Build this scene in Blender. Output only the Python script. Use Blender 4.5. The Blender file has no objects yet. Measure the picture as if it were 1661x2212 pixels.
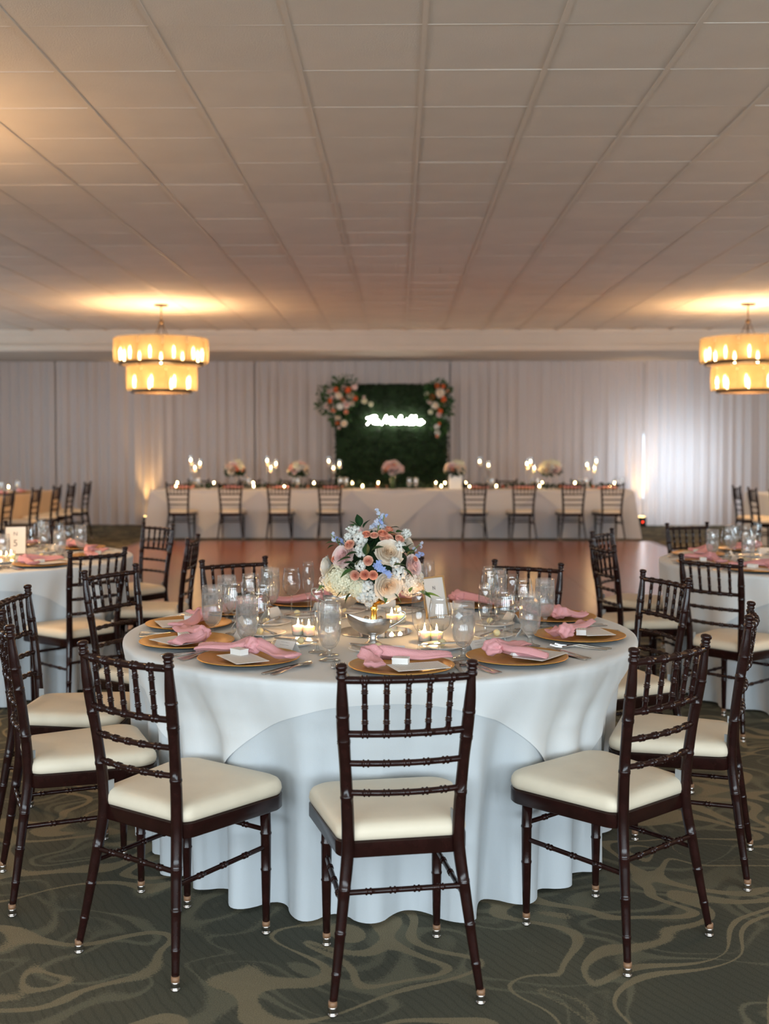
import bpy, math, random
from math import sin, cos, pi, radians, sqrt, atan2, exp
from mathutils import Vector, Matrix, Euler
random.seed(7)
scene = bpy.context.scene
col = scene.collection

# ------------------------------------------------------------------ camera
FPX, PX0, PY0, HC = 2406.0, 830.5, 1039.0, 1.465
PITCH, YAW = radians(1.8), math.atan((862 - 830.5) / 2406.0)
cam_d = bpy.data.cameras.new('camera')
cam = bpy.data.objects.new('camera', cam_d)
col.objects.link(cam)
cam.location = (0, 0, HC)
cam.rotation_euler = (pi / 2 - PITCH, 0, YAW)
cam_d.sensor_fit = 'HORIZONTAL'
cam_d.sensor_width = 24.0
cam_d.lens = FPX / 1661 * 24.0
cam_d.shift_y = -(1106 - PY0) / 1661
cam_d.clip_end = 100
cam_d.dof.use_dof = True
cam_d.dof.focus_distance = 3.6
cam_d.dof.aperture_fstop = 2.4
scene.camera = cam

def ray(px, py):
    a = (px - PX0) / FPX; b = -(py - PY0) / FPX
    yr = cos(PITCH) + b * sin(PITCH); z = b * cos(PITCH) - sin(PITCH)
    return (a * cos(YAW) - yr * sin(YAW), a * sin(YAW) + yr * cos(YAW), z)
def on(px, py, z=0.0):            # point of a pixel's ray on the horizontal plane z
    r = ray(px, py); t = (z - HC) / r[2]
    return Vector((r[0] * t, r[1] * t, z))
def at(px, py, Y):                # point of a pixel's ray at depth Y
    r = ray(px, py); t = Y / r[1]
    return Vector((r[0] * t, Y, HC + r[2] * t))

# ------------------------------------------------------------------ world, daylight, exposure
w = bpy.data.worlds.new('world'); scene.world = w; w.use_nodes = True
w.node_tree.nodes['Background'].inputs[0].default_value = (0.62, 0.78, 1.0, 1)
w.node_tree.nodes['Background'].inputs[1].default_value = 1.5
scene.view_settings.view_transform = 'Standard'
scene.view_settings.look = 'None'
scene.view_settings.gamma = 1.0
scene.view_settings.use_curve_mapping = False
scene.view_settings.exposure = 1.15
cy = scene.cycles
cy.max_bounces = 8; cy.diffuse_bounces = 4; cy.glossy_bounces = 3
cy.transmission_bounces = 4; cy.transparent_max_bounces = 26
cy.caustics_reflective = False; cy.caustics_refractive = False
cy.sample_clamp_indirect = 4.0; cy.use_denoising = True
cy.use_adaptive_sampling = True; cy.adaptive_threshold = 0.015

CEIL = 3.355
ROOM_X0, ROOM_X1, ROOM_Y0, ROOM_Y1 = -9.0, 9.0, -3.6, 21.4
WINDOWS = [(-6.6, 2.6), (-3.3, 2.6), (0.0, 2.6), (3.3, 2.6), (6.6, 2.6)]   # centre x, width of the windows behind the camera
WIN_Z0, WIN_Z1 = 0.55, 2.55
DAY = (0.84, 0.92, 1.0)
def area(name, loc, rot, sx, sy, power, colr):
    d = bpy.data.lights.new(name, 'AREA'); d.shape = 'RECTANGLE'; d.size = sx; d.size_y = sy
    d.energy = power; d.color = colr
    o = bpy.data.objects.new(name, d); col.objects.link(o); o.location = loc; o.rotation_euler = rot
    return o
for i, (cx, ww) in enumerate(WINDOWS):
    area('daylight', (cx, ROOM_Y0 - 0.22, (WIN_Z0 + WIN_Z1) / 2), (pi / 2, 0, 0), ww, WIN_Z1 - WIN_Z0, 104.0, DAY)
# daylight outside the window behind the drapes
FW = (4.25, 5.65, 0.40, 1.75)     # x0, x1, z0, z1 of that window
area('daylight', ((FW[0] + FW[1]) / 2, ROOM_Y1 + 0.35, (FW[2] + FW[3]) / 2), (-pi / 2, 0, 0), FW[1] - FW[0], FW[3] - FW[2], 34.0, (0.80, 0.88, 1.0))
ADDED_SIDE = [(9.6, 2.4), (13.2, 2.4), (16.8, 2.4)]       # centre y, width of unseen side windows added to brighten the far half
for cyy, ww in ADDED_SIDE:  # extra fill lamps behind the added side windows
    area('daylight', (ROOM_X0 - 0.22, cyy, 1.5), (0, -pi / 2, 0), 2.0, ww, 20.0, DAY)
    area('daylight', (ROOM_X1 + 0.22, cyy, 1.5), (0, pi / 2, 0), 2.0, ww, 20.0, DAY)

# ------------------------------------------------------------------ materials
MATS = {}
def nodes_of(m):
    m.use_nodes = True
    return m.node_tree.nodes, m.node_tree.links, m.node_tree.nodes['Principled BSDF']
def mat(name, c, rough=0.5, metal=0.0, spec=0.5, noise=0.0, nscale=20, bump=0.0, bscale=80, sheen=0.0, sss=0.0, trans=0.0, ior=1.45, rnd=0.0, coat=0.0, coords='Object'):
    m = bpy.data.materials.new(name); n, l, b = nodes_of(m)
    b.inputs['Base Color'].default_value = (*c, 1)
    b.inputs['Roughness'].default_value = rough
    b.inputs['Metallic'].default_value = metal
    b.inputs['Specular IOR Level'].default_value = spec
    b.inputs['IOR'].default_value = ior
    if sheen: b.inputs['Sheen Weight'].default_value = sheen
    if coat:
        b.inputs['Coat Weight'].default_value = coat; b.inputs['Coat Roughness'].default_value = 0.08
    if sss:
        b.inputs['Subsurface Weight'].default_value = sss
        b.inputs['Subsurface Radius'].default_value = (0.02, 0.015, 0.010)
        b.inputs['Subsurface Scale'].default_value = 1.0
    if trans: b.inputs['Transmission Weight'].default_value = trans
    tc = n.new('ShaderNodeTexCoord')
    src = None
    if noise or rnd:
        hsv = n.new('ShaderNodeHueSaturation'); hsv.inputs['Color'].default_value = (*c, 1)
        val = n.new('ShaderNodeMath'); val.operation = 'ADD'; val.inputs[0].default_value = 1.0; val.inputs[1].default_value = 0.0
        if noise:
            t = n.new('ShaderNodeTexNoise'); t.inputs['Scale'].default_value = nscale; t.inputs['Detail'].default_value = 4
            l.new(tc.outputs[coords], t.inputs['Vector'])
            mr = n.new('ShaderNodeMapRange'); mr.inputs[1].default_value = 0.3; mr.inputs[2].default_value = 0.7
            mr.inputs[3].default_value = 1 - noise; mr.inputs[4].default_value = 1 + noise
            l.new(t.outputs[0], mr.inputs[0]); l.new(mr.outputs[0], val.inputs[0])
        if rnd:
            oi = n.new('ShaderNodeObjectInfo')
            mr2 = n.new('ShaderNodeMapRange'); mr2.inputs[3].default_value = -rnd; mr2.inputs[4].default_value = rnd
            l.new(oi.outputs['Random'], mr2.inputs[0]); l.new(mr2.outputs[0], val.inputs[1])
        l.new(val.outputs[0], hsv.inputs['Value']); l.new(hsv.outputs[0], b.inputs['Base Color'])
    if bump:
        t = n.new('ShaderNodeTexNoise'); t.inputs['Scale'].default_value = bscale; t.inputs['Detail'].default_value = 6
        l.new(tc.outputs[coords], t.inputs['Vector'])
        bp = n.new('ShaderNodeBump'); bp.inputs['Strength'].default_value = bump; bp.inputs['Distance'].default_value = 0.01
        l.new(t.outputs[0], bp.inputs['Height']); l.new(bp.outputs[0], b.inputs['Normal'])
    MATS[name] = m
    return m
def emit(name, c, s):
    m = bpy.data.materials.new(name); m.use_nodes = True; n = m.node_tree.nodes; l = m.node_tree.links
    n.remove(n['Principled BSDF']); e = n.new('ShaderNodeEmission')
    e.inputs[0].default_value = (*c, 1); e.inputs[1].default_value = s
    l.new(e.outputs[0], n['Material Output'].inputs[0]); MATS[name] = m; return m
def thin_glass(name, tint=(0.97, 0.98, 0.98), frost=0.0, ior=1.45, rough=0.015, edge=0.55):
    m = bpy.data.materials.new(name); m.use_nodes = True; n = m.node_tree.nodes; l = m.node_tree.links
    n.remove(n['Principled BSDF'])
    tr = n.new('ShaderNodeBsdfTransparent')
    gl = n.new('ShaderNodeBsdfGlossy'); gl.inputs['Roughness'].default_value = rough
    fr = n.new('ShaderNodeLayerWeight'); fr.inputs[0].default_value = 0.5
    pw = n.new('ShaderNodeMath'); pw.operation = 'POWER'; pw.inputs[1].default_value = 3.2; l.new(fr.outputs['Facing'], pw.inputs[0])
    bo = n.new('ShaderNodeMath'); bo.operation = 'MULTIPLY_ADD'; bo.inputs[1].default_value = 0.85; bo.inputs[2].default_value = 0.095; bo.use_clamp = True
    l.new(pw.outputs[0], bo.inputs[0])
    et = n.new('ShaderNodeMix'); et.data_type = 'RGBA'; et.inputs[6].default_value = (*tint, 1); et.inputs[7].default_value = (edge * tint[0], edge * tint[1], edge * tint[2], 1)
    l.new(pw.outputs[0], et.inputs[0]); l.new(et.outputs[2], tr.inputs[0])
    mx = n.new('ShaderNodeMixShader'); l.new(bo.outputs[0], mx.inputs[0]); l.new(tr.outputs[0], mx.inputs[1]); l.new(gl.outputs[0], mx.inputs[2])
    out = mx
    if frost:
        df = n.new('ShaderNodeBsdfDiffuse'); df.inputs[0].default_value = (0.86, 0.87, 0.88, 1)
        tl = n.new('ShaderNodeBsdfTranslucent'); tl.inputs[0].default_value = (0.86, 0.87, 0.88, 1)
        ad = n.new('ShaderNodeMixShader'); ad.inputs[0].default_value = 0.6
        l.new(df.outputs[0], ad.inputs[1]); l.new(tl.outputs[0], ad.inputs[2])
        tc = n.new('ShaderNodeTexCoord'); ns = n.new('ShaderNodeTexNoise'); ns.inputs['Scale'].default_value = 34; ns.inputs['Detail'].default_value = 5
        mp = n.new('ShaderNodeMapping'); mp.inputs['Scale'].default_value = (1, 1, 0.35)
        l.new(tc.outputs['Object'], mp.inputs[0]); l.new(mp.outputs[0], ns.inputs['Vector'])
        mr = n.new('ShaderNodeMapRange'); mr.inputs[1].default_value = 0.38; mr.inputs[2].default_value = 0.62
        mr.inputs[3].default_value = frost * 0.8; mr.inputs[4].default_value = frost * 1.2
        l.new(ns.outputs[0], mr.inputs[0])
        m2 = n.new('ShaderNodeMixShader'); l.new(mr.outputs[0], m2.inputs[0]); l.new(mx.outputs[0], m2.inputs[1]); l.new(ad.outputs[0], m2.inputs[2])
        out = m2
    l.new(out.outputs[0], n['Material Output'].inputs[0]); MATS[name] = m; return m
def cloth(name, c, transl=0.25, tc_=None, bump=0.12, bscale=400, rough=0.9, alpha=0.0, inner=None):
    m = bpy.data.materials.new(name); m.use_nodes = True; n = m.node_tree.nodes; l = m.node_tree.links
    b = n['Principled BSDF']; b.inputs['Base Color'].default_value = (*c, 1); b.inputs['Roughness'].default_value = rough
    b.inputs['Specular IOR Level'].default_value = 0.15; b.inputs['Sheen Weight'].default_value = 0.15
    tl = n.new('ShaderNodeBsdfTranslucent'); tl.inputs[0].default_value = (*(tc_ or c), 1)
    mx = n.new('ShaderNodeMixShader'); mx.inputs[0].default_value = transl
    l.new(b.outputs[0], mx.inputs[1]); l.new(tl.outputs[0], mx.inputs[2])
    tc = n.new('ShaderNodeTexCoord'); t = n.new('ShaderNodeTexNoise'); t.inputs['Scale'].default_value = bscale; t.inputs['Detail'].default_value = 3
    l.new(tc.outputs['Object'], t.inputs['Vector'])
    if inner:
        sx = n.new('ShaderNodeSeparateXYZ'); l.new(tc.outputs['Object'], sx.inputs[0]); cb = n.new('ShaderNodeCombineXYZ')
        l.new(sx.outputs[0], cb.inputs[0]); l.new(sx.outputs[1], cb.inputs[1]); ln = n.new('ShaderNodeVectorMath'); ln.operation = 'LENGTH'; l.new(cb.outputs[0], ln.inputs[0])
        cr = n.new('ShaderNodeValToRGB'); cr.color_ramp.elements[0].color = (*inner, 1); cr.color_ramp.elements[1].color = (*c, 1); cr.color_ramp.elements[0].position = 0.08; cr.color_ramp.elements[1].position = 0.75
        l.new(ln.outputs['Value'], cr.inputs[0]); l.new(cr.outputs[0], b.inputs['Base Color']); l.new(cr.outputs[0], tl.inputs[0])
    t2 = n.new('ShaderNodeTexNoise'); t2.inputs['Scale'].default_value = 9; t2.inputs['Detail'].default_value = 4
    l.new(tc.outputs['Object'], t2.inputs['Vector'])
    ad = n.new('ShaderNodeMath'); ad.operation = 'MULTIPLY_ADD'; ad.inputs[1].default_value = 2.0
    l.new(t2.outputs[0], ad.inputs[0]); l.new(t.outputs[0], ad.inputs[2])
    bp = n.new('ShaderNodeBump'); bp.inputs['Strength'].default_value = bump; bp.inputs['Distance'].default_value = 0.01
    l.new(ad.outputs[0], bp.inputs['Height']); l.new(bp.outputs[0], b.inputs['Normal'])
    o = mx
    if alpha:
        tr = n.new('ShaderNodeBsdfTransparent'); m2 = n.new('ShaderNodeMixShader'); m2.inputs[0].default_value = alpha
        l.new(mx.outputs[0], m2.inputs[1]); l.new(tr.outputs[0], m2.inputs[2]); o = m2
    l.new(o.outputs[0], n['Material Output'].inputs[0]); MATS[name] = m; return m

mat('mahogany', (0.019, 0.0055, 0.0045), rough=0.2, spec=0.42, noise=0.25, nscale=30)
mat('seat_vinyl', (0.80, 0.70, 0.545), rough=0.48, spec=0.35, noise=0.03, nscale=12, bump=0.08, bscale=30)
mat('clip_plastic', (0.33, 0.34, 0.34), rough=0.4)
mat('glide_metal', (0.55, 0.50, 0.46), rough=0.25, metal=1.0)
mat('ferrule_brown', (0.28, 0.15, 0.08), rough=0.4)
mat('gold_charger', (0.66, 0.35, 0.085), rough=0.38, metal=0.45, noise=0.06, nscale=40)
mat('charger_under', (0.02, 0.022, 0.025), rough=0.5)
mat('gold_metal', (0.85, 0.52, 0.13), rough=0.18, metal=1.0)
mat('gold_frame', (0.72, 0.50, 0.24), rough=0.3, metal=0.8)
mat('steel', (0.62, 0.60, 0.58), rough=0.22, metal=1.0)
mat('pewter', (0.55, 0.54, 0.53), rough=0.27, metal=1.0, noise=0.08, nscale=60)
mat('mirror', (0.9, 0.9, 0.9), rough=0.02, metal=1.0)
mat('porcelain', (0.86, 0.85, 0.83), rough=0.15)
mat('butter', (0.85, 0.74, 0.42), rough=0.5)
mat('paper', (0.84, 0.82, 0.79), rough=0.8)
mat('ink', (0.16, 0.15, 0.15), rough=0.8)
mat('wax', (0.90, 0.84, 0.74), rough=0.45, sss=1.0)
mat('wick', (0.02, 0.02, 0.02), rough=0.9)
mat('salt', (0.88, 0.88, 0.88), rough=0.9)
mat('pepper', (0.12, 0.10, 0.09), rough=0.9)
mat('bronze', (0.075, 0.045, 0.022), rough=0.45, metal=0.6)
mat('bronze_light', (0.30, 0.17, 0.07), rough=0.4, metal=0.7)
mat('black_plastic', (0.02, 0.02, 0.02), rough=0.5)
mat('wood_table', (0.35, 0.22, 0.12), rough=0.5)
mat('table_leg_steel', (0.2, 0.2, 0.2), rough=0.4, metal=1.0)
mat('wall_paint', (0.62, 0.57, 0.52), rough=0.85, noise=0.03, nscale=3)
mat('trim_paint', (0.70, 0.62, 0.54), rough=0.7, noise=0.02, nscale=3)
mat('window_frame', (0.75, 0.75, 0.73), rough=0.5)
mat('leaf_dark', (0.012, 0.042, 0.012), rough=0.45, noise=0.5, nscale=25)
mat('leaf_mid', (0.035, 0.10, 0.025), rough=0.42, noise=0.4, nscale=25)
mat('leaf_light', (0.11, 0.19, 0.05), rough=0.45, noise=0.3, nscale=25)
mat('boxwood', (0.008, 0.019, 0.005), rough=0.55, noise=0.7, nscale=9)
mat('stem_green', (0.12, 0.22, 0.05), rough=0.5)
mat('soil_foam', (0.015, 0.04, 0.012), rough=0.9)
cloth('petal_cream', (0.90, 0.81, 0.69), transl=0.25, bump=0.05, inner=(0.86, 0.66, 0.45))
cloth('petal_blush', (0.88, 0.72, 0.68), transl=0.25, bump=0.05, inner=(0.80, 0.50, 0.49))
cloth('petal_coral', (0.92, 0.48, 0.32), transl=0.22, bump=0.05, inner=(0.72, 0.20, 0.10))
cloth('petal_peach', (0.93, 0.60, 0.45), transl=0.22, bump=0.05, inner=(0.78, 0.28, 0.17))
cloth('petal_orange', (0.86, 0.21, 0.07), transl=0.22, bump=0.05)
cloth('petal_white', (0.88, 0.87, 0.82), transl=0.25, bump=0.05)
cloth('petal_hydrangea', (0.85, 0.83, 0.64), transl=0.25, bump=0.05)
cloth('petal_blue', (0.36, 0.46, 0.78), transl=0.25, bump=0.05)
cloth('petal_paleblue', (0.62, 0.68, 0.83), transl=0.25, bump=0.05)
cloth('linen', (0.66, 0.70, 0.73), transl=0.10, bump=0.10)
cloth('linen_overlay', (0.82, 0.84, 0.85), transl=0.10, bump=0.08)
cloth('linen_head', (0.66, 0.64, 0.65), transl=0.10, bump=0.10)
cloth('linen_head_overlay', (0.76, 0.72, 0.68), transl=0.10, bump=0.10)
cloth('linen_tan', (0.72, 0.52, 0.32), transl=0.10, bump=0.10)
cloth('napkin_pink', (0.90, 0.44, 0.46), transl=0.12, bump=0.25, bscale=250)
cloth('drape', (0.86, 0.765, 0.735), transl=0.35, tc_=(0.74, 0.70, 0.70), bump=0.08, bscale=120, alpha=0.0)
thin_glass('glass')
thin_glass('goblet_glass', frost=0.17, edge=0.65)
thin_glass('water', tint=(0.96, 0.965, 0.97), frost=0.04, edge=0.8)
thin_glass('ice', tint=(0.98, 0.98, 0.98), frost=0.10, edge=0.85)
thin_glass('pane_glass', tint=(0.96, 0.98, 0.97), edge=0.9)
emit('flame', (1.0, 0.62, 0.22), 45.0)
emit('flame_far', (1.0, 0.66, 0.27), 40.0)
emit('bulb', (1.0, 0.72, 0.38), 38.0)
emit('neon', (1.0, 0.96, 0.86), 16.0)
emit('uplight_lens', (1.0, 0.62, 0.22), 6.0)
emit('led_red', (1.0, 0.05, 0.02), 3.0)
M = MATS

# carpet: sage ground with tan vines
def carpet():
    m = bpy.data.materials.new('carpet'); n, l, b = nodes_of(m)
    tc = n.new('ShaderNodeTexCoord')
    def noise(scale, detail=2, dist=0.0, mapv=None, rough=0.5):
        t = n.new('ShaderNodeTexNoise'); t.inputs['Scale'].default_value = scale; t.inputs['Detail'].default_value = detail
        t.inputs['Distortion'].default_value = dist; t.inputs['Roughness'].default_value = rough
        if mapv:
            mp = n.new('ShaderNodeMapping'); mp.inputs['Scale'].default_value = mapv[0]; mp.inputs['Location'].default_value = mapv[1]
            mp.inputs['Rotation'].default_value = (0, 0, mapv[2] if len(mapv) > 2 else 0)
            l.new(tc.outputs['Object'], mp.inputs[0]); l.new(mp.outputs[0], t.inputs['Vector'])
        else: l.new(tc.outputs['Object'], t.inputs['Vector'])
        return t.outputs[0]
    def math_(op, a, bb, c=None):
        x = n.new('ShaderNodeMath'); x.operation = op
        for i, v in enumerate((a, bb, c)):
            if v is None: continue
            if isinstance(v, (int, float)): x.inputs[i].default_value = v
            else: l.new(v, x.inputs[i])
        return x.outputs[0]
    def ribbon(src, c, w0, w1):     # 1 inside a band round the contour c
        d = math_('ABSOLUTE', math_('SUBTRACT', src, c), 0)
        mr = n.new('ShaderNodeMapRange'); mr.inputs[1].default_value = w0; mr.inputs[2].default_value = w1
        mr.inputs[3].default_value = 1; mr.inputs[4].default_value = 0; l.new(d, mr.inputs[0]); return mr.outputs[0]
    fine = noise(420, 3)
    jag = noise(150, 2)
    n1 = noise(2.6, 0.0, 0.7, ((1, 1.15, 1), (3.1, 7.7, 0)))
    n2 = noise(2.9, 0.0, 0.8, ((1, 1.1, 1), (13.4, 2.2, 0), 0.6))
    j = math_('MULTIPLY', math_('SUBTRACT', jag, 0.5), 0.030)
    n1j = math_('ADD', n1, j); n2j = math_('ADD', n2, math_('MULTIPLY', j, 2.2))
    wv = noise(2.3, 0, 0, ((1, 1, 1), (5, 1, 0)))
    def vine(src, c, wmin, wmax, soft):
        wd = n.new('ShaderNodeMapRange'); wd.inputs[1].default_value = 0.35; wd.inputs[2].default_value = 0.65
        wd.inputs[3].default_value = wmin; wd.inputs[4].default_value = wmax; l.new(wv, wd.inputs[0])
        d = math_('ABSOLUTE', math_('SUBTRACT', src, c), 0)
        q = math_('SUBTRACT', wd.outputs[0], d)
        mr = n.new('ShaderNodeMapRange'); mr.inputs[1].default_value = 0.0; mr.inputs[2].default_value = soft; l.new(q, mr.inputs[0]); return mr.outputs[0]
    tan_ = vine(n1j, 0.5, 0.018, 0.050, 0.008)
    tan2 = vine(n1j, 0.66, 0.006, 0.050, 0.008)
    grey = vine(n2j, 0.5, 0.020, 0.055, 0.022)
    grey2 = vine(n2j, 0.36, 0.012, 0.050, 0.022)
    def mixc(f, a, bb):
        x = n.new('ShaderNodeMix'); x.data_type = 'RGBA'; l.new(f, x.inputs[0]) if not isinstance(f, float) else None
        if isinstance(f, float): x.inputs[0].default_value = f
        for i, v in ((6, a), (7, bb)):
            if isinstance(v, tuple): x.inputs[i].default_value = (*v, 1)
            else: l.new(v, x.inputs[i])
        return x.outputs[2]
    hatch = n.new('ShaderNodeTexWave'); hatch.inputs['Scale'].default_value = 11; hatch.inputs['Distortion'].default_value = 3.0; hatch.inputs['Detail'].default_value = 2
    mp = n.new('ShaderNodeMapping'); mp.inputs['Rotation'].default_value = (0, 0, radians(-32))
    l.new(tc.outputs['Object'], mp.inputs[0]); l.new(mp.outputs[0], hatch.inputs['Vector'])
    hm = n.new('ShaderNodeMapRange'); hm.inputs[1].default_value = 0.0; hm.inputs[2].default_value = 0.22; hm.inputs[3].default_value = 0.32; hm.inputs[4].default_value = 0.0
    l.new(hatch.outputs['Fac'], hm.inputs[0])
    big = noise(0.9, 1)
    bigr = n.new('ShaderNodeMapRange'); bigr.inputs[1].default_value = 0.4; bigr.inputs[2].default_value = 0.6; l.new(big, bigr.inputs[0])
    base = mixc(bigr.outputs[0], (0.088, 0.088, 0.067), (0.112, 0.106, 0.076))
    base = mixc(hm.outputs[0], base, (0.052, 0.052, 0.040))
    g = math_('MULTIPLY', math_('MAXIMUM', grey, math_('MULTIPLY', grey2, 0.7)), 0.75)
    base = mixc(g, base, (0.195, 0.178, 0.122))
    base = mixc(math_('MULTIPLY', math_('MAXIMUM', tan_, tan2), 0.88), base, (0.27, 0.222, 0.14))
    hsv = n.new('ShaderNodeHueSaturation'); l.new(base, hsv.inputs['Color'])
    mr = n.new('ShaderNodeMapRange'); mr.inputs[1].default_value = 0.3; mr.inputs[2].default_value = 0.7; mr.inputs[3].default_value = 0.55; mr.inputs[4].default_value = 1.45
    l.new(fine, mr.inputs[0]); l.new(mr.outputs[0], hsv.inputs['Value']); l.new(hsv.outputs[0], b.inputs['Base Color'])
    b.inputs['Roughness'].default_value = 0.95; b.inputs['Specular IOR Level'].default_value = 0.1
    bp = n.new('ShaderNodeBump'); bp.inputs['Strength'].default_value = 0.5; bp.inputs['Distance'].default_value = 0.01
    l.new(fine, bp.inputs['Height']); l.new(bp.outputs[0], b.inputs['Normal'])
    MATS['carpet'] = m
carpet()
def parquet():
    m = bpy.data.materials.new('parquet'); n, l, b = nodes_of(m)
    tc = n.new('ShaderNodeTexCoord'); br = n.new('ShaderNodeTexBrick')
    br.inputs['Scale'].default_value = 1.0; br.inputs['Brick Width'].default_value = 0.5; br.inputs['Row Height'].default_value = 0.1
    br.inputs['Mortar Size'].default_value = 0.002; br.inputs['Color1'].default_value = (0.30, 0.095, 0.038, 1)
    br.inputs['Color2'].default_value = (0.23, 0.070, 0.028, 1); br.inputs['Mortar'].default_value = (0.05, 0.015, 0.008, 1)
    geo = n.new('ShaderNodeNewGeometry'); l.new(geo.outputs['Position'], br.inputs['Vector'])
    oi = n.new('ShaderNodeObjectInfo'); hsv = n.new('ShaderNodeHueSaturation')
    mr = n.new('ShaderNodeMapRange'); mr.inputs[3].default_value = 0.85; mr.inputs[4].default_value = 1.15
    l.new(oi.outputs['Random'], mr.inputs[0]); l.new(mr.outputs[0], hsv.inputs['Value']); l.new(br.outputs['Color'], hsv.inputs['Color'])
    l.new(hsv.outputs[0], b.inputs['Base Color'])
    b.inputs['Roughness'].default_value = 0.24; b.inputs['Specular IOR Level'].default_value = 0.5
    t = n.new('ShaderNodeTexNoise'); t.inputs['Scale'].default_value = 6; l.new(geo.outputs['Position'], t.inputs['Vector'])
    bp = n.new('ShaderNodeBump'); bp.inputs['Strength'].default_value = 0.03; l.new(t.outputs[0], bp.inputs['Height']); l.new(bp.outputs[0], b.inputs['Normal'])
    MATS['parquet'] = m
parquet()
mat('parquet_edge', (0.09, 0.03, 0.015), rough=0.4)
mat('ceiling_tile', (0.76, 0.675, 0.59), rough=0.9, noise=0.03, nscale=2.5, bump=0.35, bscale=160, rnd=0.035)
mat('ceiling_grid', (0.73, 0.645, 0.56), rough=0.6)
def shade_material():
    m = bpy.data.materials.new('mica_shade'); m.use_nodes = True; n = m.node_tree.nodes; l = m.node_tree.links
    n.remove(n['Principled BSDF'])
    tc = n.new('ShaderNodeTexCoord'); t = n.new('ShaderNodeTexNoise'); t.inputs['Scale'].default_value = 5; l.new(tc.outputs['Object'], t.inputs['Vector'])
    cr = n.new('ShaderNodeValToRGB'); cr.color_ramp.elements[0].color = (0.165, 0.118, 0.060, 1); cr.color_ramp.elements[1].color = (0.205, 0.155, 0.086, 1)
    cr.color_ramp.elements[0].position = 0.35; cr.color_ramp.elements[1].position = 0.65
    l.new(t.outputs[0], cr.inputs[0])
    tl = n.new('ShaderNodeBsdfTranslucent'); df = n.new('ShaderNodeBsdfDiffuse'); l.new(cr.outputs[0], tl.inputs[0]); l.new(cr.outputs[0], df.inputs[0])
    m1 = n.new('ShaderNodeMixShader'); m1.inputs[0].default_value = 0.35; l.new(tl.outputs[0], m1.inputs[1]); l.new(df.outputs[0], m1.inputs[2])
    tr = n.new('ShaderNodeBsdfTransparent'); tr.inputs[0].default_value = (1.0, 0.86, 0.62, 1)
    m2 = n.new('ShaderNodeMixShader'); m2.inputs[0].default_value = 0.22; l.new(m1.outputs[0], m2.inputs[1]); l.new(tr.outputs[0], m2.inputs[2])
    l.new(m2.outputs[0], n['Material Output'].inputs[0]); MATS['mica_shade'] = m
shade_material()
def print_material(name, rows, x0, x1, z0, z1, ink=(0.35, 0.34, 0.34)):
    # paper with faint lines of print, laid out in the sheet's own x/y metres
    m = bpy.data.materials.new(name); n, l, b = nodes_of(m)
    tc = n.new('ShaderNodeTexCoord'); sp = n.new('ShaderNodeSeparateXYZ'); l.new(tc.outputs['Object'], sp.inputs[0])
    def mth(op, a, bb):
        x = n.new('ShaderNodeMath'); x.operation = op
        for i, v in enumerate((a, bb)):
            if isinstance(v, (int, float)): x.inputs[i].default_value = v
            else: l.new(v, x.inputs[i])
        return x.outputs[0]
    X, Y = sp.outputs[0], sp.outputs[1]
    row = mth('FRACT', mth('MULTIPLY', Y, rows), 0)
    line = mth('LESS_THAN', row, 0.42)
    inx = mth('MULTIPLY', mth('GREATER_THAN', X, x0), mth('LESS_THAN', X, x1))
    iny = mth('MULTIPLY', mth('GREATER_THAN', Y, z0), mth('LESS_THAN', Y, z1))
    ns = n.new('ShaderNodeTexNoise'); ns.inputs['Scale'].default_value = 900; ns.inputs['Detail'].default_value = 1; l.new(tc.outputs['Object'], ns.inputs['Vector'])
    wd = mth('GREATER_THAN', ns.outputs[0], 0.5)
    f = mth('MULTIPLY', mth('MULTIPLY', line, wd), mth('MULTIPLY', inx, iny))
    mx = n.new('ShaderNodeMix'); mx.data_type = 'RGBA'; l.new(mth('MULTIPLY', f, 0.7), mx.inputs[0])
    mx.inputs[6].default_value = (0.84, 0.82, 0.79, 1); mx.inputs[7].default_value = (*ink, 1)
    l.new(mx.outputs[2], b.inputs['Base Color']); b.inputs['Roughness'].default_value = 0.8
    MATS[name] = m
print_material('menu_print', 120, -0.045, 0.045, -0.075, 0.075)
print_material('name_print', 70, -0.02, 0.02, 0.004, 0.016, ink=(0.25, 0.2, 0.2))
print_material('box_print', 120, -0.018, 0.018, -0.012, 0.012, ink=(0.6, 0.35, 0.35))

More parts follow.
